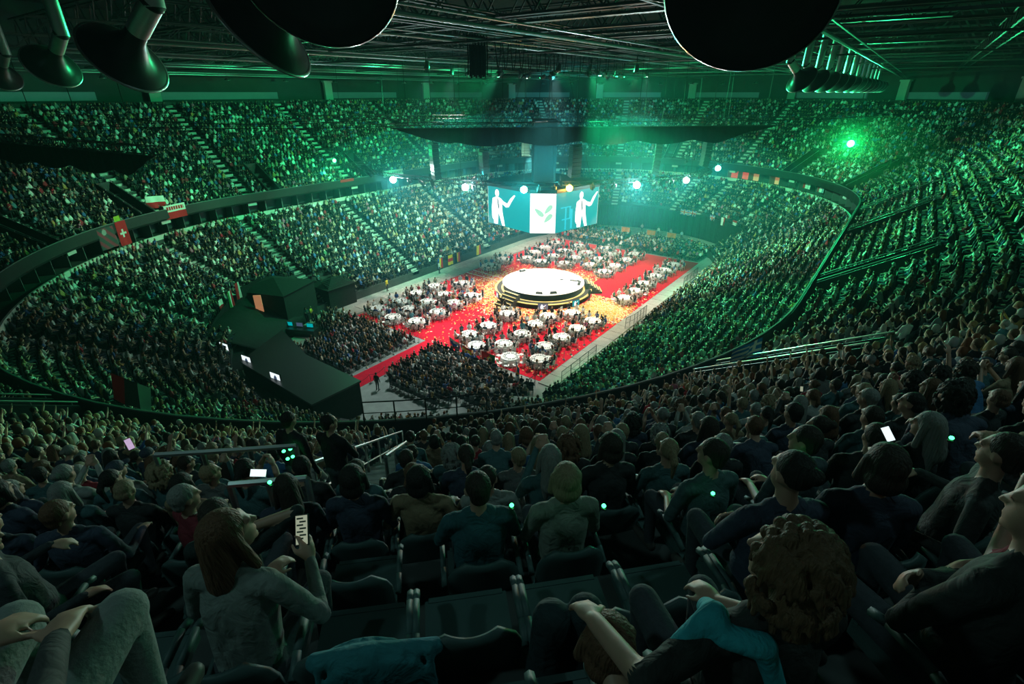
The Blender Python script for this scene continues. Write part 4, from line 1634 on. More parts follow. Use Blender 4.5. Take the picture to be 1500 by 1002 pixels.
# ---------------------------------------------------------------- audience on the floor
f_pos, f_rot = [], []


def block(x0, x1, y0, y1, rot, keep):
    for y in np.arange(y0, y1, 0.92):
        for x in np.arange(x0, x1, 0.54):
            if keep(x, y) and rnd.random() < 0.95:
                f_pos.append((x + rnd.uniform(-.05, .05), y + rnd.uniform(-.06, .06), 0.02))
                f_rot.append(rot(x, y))


inb = lambda x, y: math.hypot(x, max(0, abs(y) - L)) < 15.4
tost = lambda x, y: math.atan2(-y, SC[0] - x) - PI / 2
block(-14.2, -1.5, -29.4, -20.3, tost, lambda x, y: inb(x, y) and not (y < -25.6 and x < -9.5) and not (y < -24.0 and x < -12.2))
block(1.6, 9.4, -29.2, -20.8, tost, lambda x, y: inb(x, y) and y > -29.2 + max(0, (3.6 - x)) * 1.2)
block(10.1, 14.2, -26.4, -21.6, tost, lambda x, y: inb(x, y))
block(-12.5, 13.0, 25.4, 34.0, tost, lambda x, y: math.hypot(x, max(0, y - L)) < 18.0 and not (abs(x + 1) < .5))
block(5.5, 9.2, 21.0, 25.0, tost, lambda x, y: False)
f_pos, f_rot = np.array(f_pos), np.array(f_rot)
dk = f_pos[:, 1] < 0
o = crowd_mesh('floor_audience', [(f_pos[dk], f_rot[dk], T_MID, True), (f_pos[~dk], f_rot[~dk], T_FAR, True)])
tag(o, 'audience seated in close rows of chairs on the arena floor', 'audience', None, 'stuff')
cv = np.array(MB().box((0, 0, .44), (.44, .42, .04)).box((0, -.22, .70), (.42, .03, .34)).v)
cf = np.array([t for f in MB().box((0, 0, .44), (.44, .42, .04)).box((0, -.22, .70), (.42, .03, .34)).f for t in ((f[0], f[1], f[2]), (f[0], f[2], f[3]))])
lg = MB()
for sx in (-.19, .19):
    for sy in (-.19, .19):
        lg.tube((sx, sy, .43), (sx, sy, 0), .015, None, 3, 0, False)
lf = np.array([t for f in lg.f for t in ((f[0], f[1], f[2]), (f[0], f[2], f[3]))]) + len(cv)
cv = np.concatenate([cv, np.array(lg.v)])
cf = np.concatenate([cf, lf])
c, s = np.cos(f_rot), np.sin(f_rot)
V = np.stack([cv[None, :, 0] * c[:, None] - cv[None, :, 1] * s[:, None], cv[None, :, 0] * s[:, None] + cv[None, :, 1] * c[:, None], np.broadcast_to(cv[None, :, 2], (len(c), len(cv)))], -1) + (f_pos - [0, 0, .02])[:, None, :]
o = tri_mesh('folding_chairs', V.reshape(-1, 3), (cf[None] + (np.arange(len(c)) * len(cv))[:, None, None]).reshape(-1, 3), np.tile((0.03, 0.03, 0.03), (len(c) * len(cf), 1)), M['blkplastic'])
tag(o, 'rows of black chairs under the audience on the arena floor', 'chairs', None, 'stuff')

# people standing on the floor
STANDERS = [(2.7, -29.3, 'stand', 'man in black standing alone on the bare floor beside the runner', (0.015, 0.015, 0.018), 0.3),
            (3.3, -28.3, 'standx', 'person in black standing at the rear corner of the audience block', (0.02, 0.02, 0.024), 0.0),
            (0.4, -8.2, 'stand', 'person in black standing on the carpet at the foot of the stage steps', (0.012, 0.012, 0.014), 0.4),
            (1.1, -8.6, 'standx', 'crew member in black with folded arms by the stage steps', (0.02, 0.02, 0.02), -0.4),
            (-15.2, -2.6, 'stand', 'usher in a white suit on the walkway below the flags', (0.75, 0.75, 0.72), -1.2),
            (-15.6, -12.0, 'stand', 'steward in a yellow vest at the stair foot below the lower tier', (0.75, 0.55, 0.05), -1.2),
            (-15.3, -23.5, 'standx', 'steward in a yellow vest behind the audience block', (0.75, 0.55, 0.05), -1.0),
            (2.0, 36.6, 'stand', 'person in white standing before the black curtain', (0.7, 0.7, 0.68), 3.1),
            (4.2, 36.8, 'stand', 'person in grey standing before the black curtain', (0.4, 0.4, 0.4), 3.1),
            (6.4, 36.2, 'standx', 'person in pale blue standing before the black curtain', (0.35, 0.45, 0.6), 3.0),
            (-1.5, 37.4, 'standx', 'person in pink standing before the black curtain', (0.6, 0.3, 0.35), 3.0),
            (7.4, 0.6, 'stand', 'person in dark clothes standing at the side of the stage', (0.05, 0.05, 0.05), 1.3)]
for x, y, pz, lb, shc, rz in STANDERS:
    make_person(pz, 'short', shc, DARK, (x, y, 0.105 if abs(x) > 14.5 and y > -20 and y < 28 else (0.03 if y > -20 and y < 24 else 0.0)), rz, lb)


# ---------------------------------------------------------------- flags
def flag(label, p0, ux, uz, w, h, fn, wave=0.06, pole=False, nu=36, nv=24, name='flag'):
    """cloth hung from p0 (top corner): ux along its width, uz down its height; fn(u, v) gives the dye"""
    ux, uz = Vector(ux).normalized(), Vector(uz).normalized()
    nn = ux.cross(uz)
    V, Fc, C = [], [], []
    for j in range(nv + 1):
        for i in range(nu + 1):
            u, v = i / nu, j / nv
            V.append(ux * u * w + uz * v * h + nn * wave * math.sin(u * 9 + v * 2) * (0.4 + v))
    for j in range(nv):
        for i in range(nu):
            a = j * (nu + 1) + i
            c = fn((i + .5) / nu, (j + .5) / nv)
            Fc += [(a, a + 1, a + nu + 2), (a, a + nu + 2, a + nu + 1)]
            C += [c, c]
    o = tri_mesh(name, np.array([tuple(v) for v in V]), np.array(Fc), np.array(C), M['print'])
    o.location = p0
    tag(o, label, 'flag' if name == 'flag' else 'banner')
    if pole:
        MB().tube(uz * -.1, uz * (h + .9), 0.03, None, 6).build('pole', M['white'], o)
    return o


RED, WHT, BLU, YEL, GRN, BLK = (0.62, 0.02, 0.03), (0.75, 0.75, 0.72), (0.02, 0.10, 0.42), (0.80, 0.55, 0.02), (0.02, 0.28, 0.07), (0.01, 0.01, 0.01)
poland = lambda u, v: WHT if v < .5 else RED


def poland_txt(u, v):
    if .14 < v < .38 and .08 < u < .92 and int(u * 36) % 4 != 0:
        return RED
    return poland(u, v)


def swiss(u, v):
    x, y = u - .5, (v - .5) * 2.0
    return WHT if (abs(x) < .09 and abs(y) < .30) or (abs(y) < .09 and abs(x) < .30) else RED


def greece(u, v):
    if u > .56 and v < .56:
        return WHT if abs(u - .78) < .045 or abs(v - .28) < .055 else (0.02, 0.20, 0.50)
    return (0.02, 0.20, 0.50) if int(v * 9) % 2 == 0 else WHT


spain = lambda u, v: RED if v < .25 or v > .75 else ((.45, .12, .03) if (u - .32) ** 2 + ((v - .5) * .7) ** 2 < .006 else YEL)


def portugal(u, v):
    d = (u - .6) ** 2 + ((v - .5) * .7) ** 2
    if d < .006:
        return WHT
    if d < .022:
        return YEL
    return RED if u < .6 else GRN


sweden = lambda u, v: YEL if abs(u - .38) < .07 or abs(v - .5) < .10 else (0.01, 0.17, 0.45)


def slovenia(u, v):
    if (u - .28) ** 2 + ((v - .36) * .7) ** 2 < .008:
        return BLU
    return WHT if v < .34 else (BLU if v < .67 else RED)


def union(u, v):
    x, y = u - .5, v - .5
    if abs(x) < .05 or abs(y) < .09:
        return RED
    if abs(x) < .09 or abs(y) < .16:
        return WHT
    d = min(abs(x - y), abs(x + y))
    if d < .03:
        return RED
    return WHT if d < .09 else BLU


vband = lambda a, b, c: (lambda u, v: a if u < .34 else (b if u < .67 else c))
hband = lambda a, b, c: (lambda u, v: a if v < .34 else (b if v < .67 else c))
DN = (0, 0, -1)


def fasc(sec, val, r=31.72):
    (ox, oy), (nx, ny) = aisle_frame(sec, val)
    return (ox + nx * r, oy + ny * r), (-ny, nx)


def fascia_flag(label, sec, val, z, w, h, fn, rev=False, name='flag', r=31.70):
    (x, y), (tx, ty) = fasc(sec, val, r)
    if rev:
        tx, ty = -tx, -ty
    return flag(label, (x, y, z), (tx, ty, 0), DN, w, h, fn, 0.02, False, 36, 24, name)


fascia_flag('red Swiss flag with white cross hung long over the tier fascia', 'N', 209.5, 11.9, 1.3, 2.4, swiss, False)
fascia_flag('Polish flag with small red lettering on its white band, on the fascia', 'N', 195.5, 12.25, 2.6, 1.5, poland_txt, False)
(x, y), (tx, ty) = fasc('N', 197.5, 33.2)
flag('plain white and red Polish flag held above the fascia by the front row', (x, y, 13.1), (tx, ty, .1), DN, 2.2, 1.3, poland, .1)
fascia_flag('faded pink and white banner beside the Swiss flag on the fascia', 'N', 212.5, 11.7, 2.0, 2.0, lambda u, v: (.35, .35, .35) if (u - .6) ** 2 + (v - .2) ** 2 < .02 else ((.30, .05, .08) if (u + v) % .5 < .22 else (.06, .08, .08)), False, 'banner')
fascia_flag('long white banner with dark lettering on the fascia above the suites', 'L', 3.0, 12.3, 4.2, 0.95, lambda u, v: (.10, .2, .16) if .3 < v < .7 and u > .42 and int(u * 36) % 3 else WHT, True, 'banner')
fascia_flag('small red banner on the fascia over the lit suites', 'L', -5.2, 11.95, 2.4, 0.4, lambda u, v: RED, True, 'banner')
flag('blue and white striped Greek flag held up at the upper tier rail', (30.97, -31.49, 13.27), (.79, 2.14, .06), DN, 2.25, .95, greece, .05)
# floor flags along the front of the carpet
flag('white blue red flag with a small crest at the front of the carpet', (3.0, -20.2, 1.75), (1, -.1, -.2), DN, 1.5, 0.95, slovenia, .08, True)
flag('red and yellow Spanish flag at the front of the carpet', (4.7, -20.3, 1.45), (1, -.1, -.12), DN, 1.3, 0.85, spain, .05, True)
flag('red and green Portuguese flag at the front of the carpet', (7.2, -20.4, 1.6), (1, -.05, 0), DN, 1.7, 1.05, portugal, .05, True)
flag('blue and yellow Swedish flag on a pole beside the small audience block', (11.6, -20.9, 2.1), (.75, -.65, -.15), DN, 1.3, 1.5, sweden, .08, True)
fx = -16.35
for y, fn, lb in ((-1.6, vband(BLU, YEL, RED), 'blue yellow red flag hung vertically below the lower tier'), (0.6, hband(YEL, RED, YEL), 'yellow and red flag hung below the lower tier'),
                  (2.2, vband(BLK, YEL, RED), 'black yellow red flag hung below the lower tier'), (7.2, vband(YEL, YEL, RED), 'narrow yellow flag hung at the far end of the lower tier')):
    flag(lb, (fx, y, 1.75), (0, 1, 0), DN, 1.0, 1.5, fn, .04)
(x, y), (tx, ty) = fasc('F', 79, 21.9)
flag('Union Jack pair hung over the far black curtain beside the aisle', (x, y, 4.6), (-tx, -ty, 0), DN, 3.2, 0.95, lambda u, v: union((u * 2) % 1, v), .03)
(x, y), (tx, ty) = fasc('F', 63, 22.0)
flag('small crumpled Union Jack hung over the curtain near the corner', (x, y, 4.6), (-tx, -ty, 0), DN, 1.2, 0.9, union, .09)
(x, y), (tx, ty) = fasc('F', 56, 22.0)
flag('white and red flag hung vertically over the curtain near the corner', (x, y, 4.7), (-tx, -ty, 0), DN, 0.9, 1.3, vband(WHT, WHT, RED), .05)
(x, y), (tx, ty) = fasc('F', 49, 22.2)
flag('red and white flag hung over the curtain by the corner rail', (x, y, 4.8), (-tx, -ty, 0), DN, 1.1, 0.9, hband(RED, WHT, WHT), .05)
flag('green white red flag held over the near stairwell of the upper tier', (8.4, -47.9, 12.1), (.85, .45, -.35), (.25, -.3, -1), 1.9, 1.2, vband(RED, (0.05, .05, .05), (.35, .7, .5)), .05)
flag('yellow-green flag draped over the fascia by the dark suites', (-27.2, -35.6, 12.4), (-.6, .75, 0), DN, 0.9, 2.2, hband((.4, .5, .05), (.4, .5, .05), RED), .06)
for sec, val, lb, fn in (('F', 44, 'white banner hung at the suites near the red-lit box', vband(WHT, WHT, RED)), ('F', 38, 'blue and white banner hung at the suites by the corner', vband((.3, .4, .5), WHT, (.4, .1, .1)))):
    fascia_flag(lb, sec, val, 11.0, 1.8, 1.3, fn, False, 'banner', 33.0)
for i, (x, y) in enumerate(((2.0, 31.0), (5.5, 31.2), (-2.5, 30.5))):
    flag(('orange cloth held up by the audience behind the stage, %s' % ('beside the middle aisle', 'before the people at the curtain', 'under the cube')[i]), (x, y, 2.3), (1, .1, 0), DN, 1.5, .8, lambda u, v: (.75, .22, .05), .08, True)
for i, (ang, rr, lb) in enumerate(((203.5, 19.6, 'red white flag hung on the black tent wall'), (206.5, 19.9, 'narrow green white red flag on the black tent wall'), (209.5, 20.4, 'small red flag at the end of the black tent wall'))):
    (x, y), (tx, ty) = fasc('N', ang + 8, rr + .8)
    flag(lb, (x, y, 6.0 - i * .5), (tx, ty, 0), DN, .75, 1.7, (vband(WHT, RED, RED), vband(RED, WHT, GRN), hband(WHT, RED, RED))[i], .04)

# ---------------------------------------------------------------- backstage corner
# big black platform
pl = tag(empty('black_platform', (0.2, -33.0, 0)), 'large black draped platform beside the audience block', 'platform')
MB().prism([(-9.5, 2.6), (-3.0, 0.9), (4.4, 0.8), (4.3, -3.6), (-6.5, -3.2)], 2.85, 3.0).build('top', M['blkplastic'], pl)
MB().prism([(-9.4, 2.5), (-3.0, 0.8), (4.3, 0.7), (4.2, -3.5), (-6.4, -3.1)], 0.0, 2.85).build('skirt', M['blk'], pl)
for mi_, (x2, y2, zc) in enumerate(((-9.9, -35.6, 2.6), (-5.9, -35.75, 2.6), (-1.1, -36.0, 2.65))):
    t = tag(empty('tv_monitor', (x2, y2, 0), 0.12), ('backstage monitor showing a white picture, nearest the tents', 'backstage monitor showing a white picture, middle of three', 'backstage monitor showing a white picture, above the black platform')[mi_], 'monitor')
    MB().box((0, 0, zc + .5), (1.2, .1, .8)).build('case', M['blkplastic'], t)
    mb = MB().box((0, -.06, zc + .5), (1.1, .02, .7))
    sc_ = mb.build('screen', M['screenlit'], t)
    mb = MB()
    mb.add([(-.2, -.075, zc + .12), (.25, -.075, zc + .12), (.2, -.075, zc + .55), (.05, -.075, zc + .75), (-.15, -.075, zc + .5)], [(0, 1, 2, 3, 4)])
    mb.build('screen_image', M['screendark'], sc_)
    MB().tube((0, 0, 0), (0, 0, zc + .1), .05, None, 8).box((0, 0, .03), (.8, .6, .06)).build('stand', M['dsteel'], t)
# black drape that screens the backstage corner
mb = MB()
pl_ = []
for j in range(121):
    a = math.radians(200 + 34 * j / 120)
    r = 20.9 + .06 * math.sin(j * 2.1)
    pl_ += [(math.cos(a) * r, -L + math.sin(a) * r, 0.0), (math.cos(a) * r, -L + math.sin(a) * r, 5.2 - 1.6 * j / 120)]
mb.add(pl_, [(2 * i, 2 * i + 2, 2 * i + 3, 2 * i + 1) for i in range(120)])
o = mb.build('backstage_drape', M['blk'])
o.modifiers.new('thick', 'SOLIDIFY').thickness = .03
tag(o, 'black pleated drape screening the backstage corner below the lower tier', 'curtain')
mb = MB()  # added black sheet that darkens the green-lit empty front rows
vs = []
for j in range(25):
    a = math.radians(199 + 36 * j / 24)
    for r, z in ((16.2, 0.0), (16.35, 1.35), (18.4, 2.4), (20.85, 3.7)):
        vs.append((math.cos(a) * r, -L + math.sin(a) * r, z + .03 * math.sin(j * 2.2 + r)))
mb.add(vs, [(j * 4 + i, (j + 1) * 4 + i, (j + 1) * 4 + i + 1, j * 4 + i + 1) for j in range(24) for i in range(3)])
o = mb.build('dark_cover', M['blk'], None, True)
o.modifiers.new('thick', 'SOLIDIFY').thickness = .03
tag(o, 'added black sheet darkening the unused front rows beside the backstage tents', 'cloth')
for i, (x, y, z, sh_, lb) in enumerate(((-11.6, -29.6, 0, (.2, .22, .22), 'crew member in grey by the low riser'), (-12.6, -31.0, 0, (.03, .03, .03), 'crew member in black by the flight cases'), (-9.6, -30.6, 0, (.5, .5, .48), 'crew member in white behind the low riser'),
                                        (-14.6, -28.2, 0, (.03, .05, .1), 'crew member in navy at the end of the control desk'), (-15.4, -24.0, 0, (.04, .12, .12), 'crew member in teal at the tall black tent'), (-8.4, -33.2, 0, (.1, .1, .1), 'crew member in charcoal below the backstage monitor'))):
    make_person('stand' if i % 2 else 'standx', ('short', 'bob', 'pony')[i % 3], sh_, DARK, (x, y, z), i * 1.1, lb)
# black tents over the tunnel
for (x, y, w, d, z, rz, lb) in ((-18.3, -25.4, 6.2, 5.2, 4.2, .35, 'tall black tent over the backstage tunnel'), (-17.6, -18.6, 3.4, 3.8, 2.6, .0, 'lower black slatted tent beside the tall one')):
    t = tag(empty('black_tent', (x, y, 0), rz), lb, 'tent')
    MB().box((0, 0, z / 2), (w, d, z)).build('walls', M['blk'], t)
    MB().add([(-w / 2 - .2, -d / 2 - .2, z), (w / 2 + .2, -d / 2 - .2, z), (w / 2 + .2, d / 2 + .2, z), (-w / 2 - .2, d / 2 + .2, z), (0, 0, z + .9)],
             [(0, 1, 4), (1, 2, 4), (2, 3, 4), (3, 0, 4), (3, 2, 1, 0)]).build('roof', M['blk'], t)
    if z < 3:
        for i in range(6):
            MB().box((w / 2 * (.1 + i * .15), 0, z + .72 - i * .11), (.22, d * .9, .05)).build('roof_batten', M['dsteel'], t)
tag(MB().box((0, 0, .1), (3.2, 2.2, .2)).box((2.2, -1.2, .1), (1.8, 1.4, .2)).build('low_riser', M['strip'], None, False, (-10.8, -27.6, 0), .55), 'low grey riser between the black platform and the tents', 'riser')
t = tag(empty('mixing_desk', (-13.4, -26.9, 0), .45), 'dark control desk with small screens beside the audience block', 'desk')
MB().box((0, 0, .45), (5.2, 1.2, .9)).build('counter', M['blkplastic'], t)
for i in range(4):
    m_ = MB().box((-1.8 + i * 1.2, .2, 1.2), (.8, .08, .5)).build('display', M['blkplastic'], t)
    MB().box((-1.8 + i * 1.2, .155, 1.2), (.72, .01, .42)).build('display_screen', M['ledteal'] if i % 2 else M['screendark'], m_)
lit = tag(MB().box((0, 0, 1.0), (.75, .1, 1.8)).box((.15, -.06, .3), (.5, .04, .5)).build('lit_doorway', M['warmlit'], None, False, (-16.4, -28.6, 2.5), .75), 'warm lit doorway panel at the edge of the black tent', 'doorway')
# crew seated in the backstage corner
tag(MB().box((0, 0, .5), (1.1, .7, 1.0)).box((.9, .3, .35), (.6, .6, .7)).box((0, 0, 1.02), (1.15, .75, .05)).build('flight_case', M['dsteel'], None, False, (-11.2, -31.2, 0), .3), 'dark wheeled flight case by the backstage monitors', 'case')
tag(MB().box((0, 0, .4), (1.6, .9, .8)).box((-.2, 0, .83), (1.3, .7, .06)).build('flight_case', M['dsteel'], None, False, (-13.6, -29.6, 0), .8), 'low wide flight case below the lit doorway', 'case')


# ---------------------------------------------------------------- railings and barriers
def railing(label, pts, h=1.05, post=1.2, mesh=False, matn='dsteel', cat='railing', grp=None):
    o = tag(empty('railing', pts[0]), label, cat, grp)
    O = Vector(pts[0])
    P = [Vector(p) - O for p in pts]
    mb = MB()
    mb.path([p + Vector((0, 0, h)) for p in P], .03, 6)
    mb.build('top_rail', M[matn], o)
    mb = MB()
    mb.path([p + Vector((0, 0, h * .5)) for p in P], .018, 5)
    mb.build('mid_rail', M[matn], o)
    pm = MB().tube((0, 0, 0), (0, 0, h), .028, None, 6)
    pme = None
    for a, b in zip(P[:-1], P[1:]):
        n = max(1, int(round((b - a).length / post)))
        for i in range(n + 1):
            q = a.lerp(b, i / n)
            if pme is None:
                pme = pm.build('post', M[matn], o, False, q).data
            else:
                link('post', pme, o, q)
        if mesh:
            n = max(2, int((b - a).length / 0.13))
            mb = MB()
            for i in range(1, n):
                q = a.lerp(b, i / n)
                mb.tube(q, q + Vector((0, 0, h)), .007, None, 4, 0, False)
            mb.build('baluster_panel', M[matn], o)
    return o


railing('dark barrier rail along the corner platform at the carpet end', [(13.6, -20.8, 0), (13.5, -23.6, 0), (15.0, -25.0, 0)], 1.3, 1.0, True)
railing('dark rail on the walkway edge in front of the lower tier', [(15.0, -18.6, .1), (15.0, -12.0, .1)], 1.0, 1.6, True)
railing('dark rail by the confetti at the walkway stairs', [(14.7, -4.6, .1), (15.0, -3.0, .1), (15.0, 0.4, .1)], 1.25, 0.9, True)
railing('dark rail on the far walkway beside the side strip of tables', [(15.0, 13.0, .1), (15.0, 18.6, .1)], 1.1, 1.4, True)
corner = tag(empty('corner_platform', (15.3, -25.6, 0)), 'raised dark platform at the corner below the lower tier', 'platform')
MB().box((0.5, 0.3, .5), (2.6, 3.4, 1.0), .55).build('base', M['skirt'], corner)
MB().box((0.5, 0.3, 1.03), (2.7, 3.5, .06), .55).build('deck', M['strip'], corner)
for x, y in ((16.6, -27.4), (17.4, -27.9)):
    mb = MB()
    mb.lathe([(.02, 2.3), (.10, 2.0), (.28, .9), (.34, .4), (.04, .36), (.03, 0)], 14, fold=.12, nf=5)
    tag(mb.build('folded_parasol', M['paleclm'], None, True, (x, y, 1.0 if x < 17 else 1.43)), 'folded pale flag bundle standing at the corner of the lower tier', 'flag bundle', 'folded flag bundles')
# stanchions with ropes along the runner and carpet edges
sp = None


def stanchion(x, y, lb, gp):
    global sp
    if sp is None:
        o = empty('stanchion', (x, y, 0.024))
        MB().lathe([(0, 0), (.16, 0), (.16, .02), (.025, .05), (.022, .92), (.035, .95), (0, .97)], 10).build('pole', M['chrome'], o, True)
        sp = o
    else:
        o = copy_tree(sp)
        o.location = (x, y, 0.024)
    tag(o, lb, 'stanchion', gp)


for i in range(7):
    for x in (-1.3, 1.3):
        stanchion(x, -30.6 + i * 1.7, 'metal rope stanchion beside the red carpet runner', 'stanchions of the carpet runner')
for i in range(12):
    stanchion(12.95, -18.8 + i * 1.35, 'metal stanchion along the carpet edge by the walkway', 'stanchions of the carpet edge')
for i in range(8):
    stanchion(-12.1, -18.6 + i * 2.1, 'metal stanchion along the carpet edge below the flags', 'stanchions of the flag-side carpet edge')
for x in (-1.3, 1.3):
    for i in range(6):
        y0 = -30.6 + i * 1.7
        mb = MB().path([(x, y0 + 1.7 * t, .93 - .22 * math.sin(PI * t)) for t in np.linspace(0, 1, 8)], .016, 5)
        tag(mb.build('barrier_rope', M['blk']), 'sagging dark rope between two stanchions of the runner', 'rope', 'ropes of the carpet runner')


# ---------------------------------------------------------------- near railings
def arc_pts(a0, a1, r, z, n):
    return [(r * math.cos(math.radians(a)), -L + r * math.sin(math.radians(a)), z) for a in np.linspace(a0, a1, n)]


railing('tall dark guard rail on the fascia at the foot of the near aisle', arc_pts(-50.0, -41.4, 31.98, 11.85, 5), 1.0, 1.2)
railing('metal handrail behind the top step of the near aisle', arc_pts(-48.6, -46.7, 44.25, 18.56, 4), 1.42, 0.8, False, 'chrome')
railing('short metal handrail beside the raised elbow', arc_pts(-46.9, -46.1, 45.45, 19.1, 3), 1.40, 0.6, False, 'chrome')
for d, lb in ((-45.75, 'sloping stair handrail on the seat side of the near aisle'), (-47.1, 'sloping stair handrail on the far side of the near aisle')):
    a = math.radians(d)
    P = [(r * math.cos(a), -L + r * math.sin(a), UZ0 + UDZ * ((r - UR0) / UDR) - .25) for r in (33.6, 36.6, 39.6, 42.9)]
    railing(lb, P, 1.0, 1.5, False, 'chrome')

# ---------------------------------------------------------------- roof
struct(MB().box((0, 0, 33.2), (112, 148, .4)).build('ceiling', M['ceil']), 'dark roof deck high above the arena', 'ceiling')


def truss(p0, p1, h, w, n, r=.06, tri=False):
    """lattice truss as one mesh: p0-p1 is the line of its bottom chord"""
    mb = MB()
    p0, p1 = Vector(p0), Vector(p1)
    d = (p1 - p0).normalized()
    s = d.cross(Vector((0, 0, 1))).normalized() * (w / 2)
    up = Vector((0, 0, h))
    for sg in (-1, 1):
        mb.tube(p0 + s * sg, p1 + s * sg, r, None, 5)
        mb.tube(p0 + s * sg + up, p1 + s * sg + up, r, None, 5)
    for i in range(n):
        a, b = p0.lerp(p1, i / n), p0.lerp(p1, (i + 1) / n)
        m = (a + b) / 2
        for sg in (-1, 1):
            mb.tube(a + s * sg, m + s * sg + up, r * .6, None, 4, 0, False)
            mb.tube(m + s * sg + up, b + s * sg, r * .6, None, 4, 0, False)
        mb.tube(a - s, b + s, r * .5, None, 4, 0, False)
    return mb


for i, y in enumerate(np.arange(-34, 62, 8.0)):
    w = 50 if abs(y) < 30 else 42
    o = truss((-w, y, 27.4), (w, y, 27.4), 2.8, .9, 24, .10).build('roof_truss', M['steel'])
    struct(o, 'steel lattice roof truss spanning the width of the arena', 'truss')
    o['group'] = 'cross trusses of the roof'
for x in (-36, -22, -8, 4, 14, 26, 38):
    o = truss((x, -42, 26.6), (x, 62, 26.6), 0.9, .7, 44, .06).build('roof_truss', M['steel'])
    struct(o, 'long steel catwalk truss running the length of the roof', 'truss')
    o['group'] = 'long trusses of the roof'
for i, (x, z) in enumerate(((-42, 25.6), (-30, 26.0), (-15, 26.1), (-1, 26.0), (9.6, 26.5), (20, 25.9), (31, 25.7))):
    o = MB().tube((x, -40, z), (x, 60, z), .09, None, 8).tube((x + .5, -40, z + .2), (x + .5, 60, z + .2), .05, None, 6).build('roof_pipe', M['rail'])
    struct(o, 'pair of pale service pipes under the roof', 'pipe')
    o['group'] = 'service pipes of the roof'
for i, y in enumerate((-28, -18, -2, 14, 30, 46)):
    o = MB().tube((-46, y, 26.2), (46, y + 1.5, 26.2), .07, None, 8).box((0, y + .7, 26.9), (70, .5, .12)).build('roof_pipe', M['steel'])
    struct(o, 'cross pipe and cable tray under the roof', 'pipe')
    o['group'] = 'cross pipes of the roof'
# festoon cables hung from a rail
fr = tag(empty('festoon_rail', (9.8, -23.0, 27.0)), 'dark festoon of looped cables hanging from a roof rail', 'cables')
MB().tube((0, 0, 0), (-1.8, 43, 0), .07, None, 6).build('rail', M['rail'], fr)
cm = None
for i in range(16):
    t0 = 2.0 + i * (0.9 + i * .04)
    x0 = -1.8 * t0 / 43
    mb = MB().path([(x0 + .02 * math.sin(q), t0 + .8 * q / 10, -(1.9 + .05 * (i % 3)) * math.sin(PI * q / 10)) for q in range(11)], .035, 5)
    mb.build('cable_loop', M['blk'], fr)
mb = MB()
for i in range(26):
    mb = MB()
    x0, y0 = -.6 + (i % 5) * .16, -.3 + (i // 5) * .32
    mb.path([(x0, y0, 0), (x0 + .02, y0 + .03, -1.3), (x0 - .01, y0, -2.4 - .1 * (i % 3))], .045, 5)
    mb.build('cable_drop', M['blk'], fr)

# ---------------------------------------------------------------- air nozzles
def nozzle(p, aim, label, group, sc=1.0, big=False):
    o = tag(empty('air_nozzle', p), label, 'duct', group)
    o.scale = (sc, sc, sc)
    a = math.atan2(aim[1], aim[0])
    o.rotation_euler.z = a
    # local +X: where the mouth points
    tilt = Matrix.Rotation(math.radians(128), 4, 'Y')
    MB().lathe([(.24, -.1), (.27, .2), (.5, .55), (.8, .8), (1.02, .88), (1.05, .91), (1.02, .93), (.78, .86), (.45, .60), (.05, .45)], 36, (0, 0, 0), 0, 0, 0, tilt).build('bell', M['blkplastic'], o, True)
    MB().lathe([(1.02, .875), (1.065, .89), (1.075, .915), (1.05, .935)], 40, (0, 0, 0), 0, 0, 0, tilt).build('rim', M['chrome'], o, True)
    e = []
    q0 = Vector(tilt @ Vector((0, 0, -.05)))
    q1 = Vector(tilt @ Vector((0, 0, -1.0)))
    MB().tube(q0, q1, .27, None, 20, 0, False).build('elbow_pipe', M['zinc'], o, True)
    MB().tube(q1 - (q1 - q0) * .05, q1 + (q1 - q0).normalized() * .06, .285, None, 20).build('collar', M['dsteel'], o, True)
    MB().tube(q1 + Vector((0, 0, -.12)), q1 + Vector((.05, 0, 2.4)), .27, None, 20, 0, False).build('riser_pipe', M['zinc'], o, True)
    return o


nozzle((28.5, -48.5, 25.3), (.6, -.8, 0), 'huge dark air nozzle close overhead beside the hanging cables', None, .9)
nozzle((32.9, -45.4, 25.05), (.15, -1, 0), 'huge dark round air nozzle close overhead above the row of pipes', None, .92)
nozzle((26.2, -47.6, 25.0), (-.9, -.4, 0), 'large dark air nozzle beside the huge one over the near tier', None, 0.9)
nozzle((18.1, -46.8, 24.9), (-.95, -.3, 0), 'large silver elbow air nozzle over the near tier', None, 1.0)
nozzle((4.7, -44.8, 25.1), (-.98, -.2, 0), 'mid-sized silver elbow air nozzle over the near tier', None, 1.0)
nozzle((-10.2, -43.4, 25.0), (-.98, -.2, 0), 'small distant silver elbow air nozzle over the near tier', None, 1.0)
for i in range(13):
    y = -15 + i * 4.9
    nozzle((28.2 + .07 * i, y, 24.7), (.5, .85, 0), 'silver air nozzle in the long row under the roof', 'row of air nozzles under the roof', 0.85)

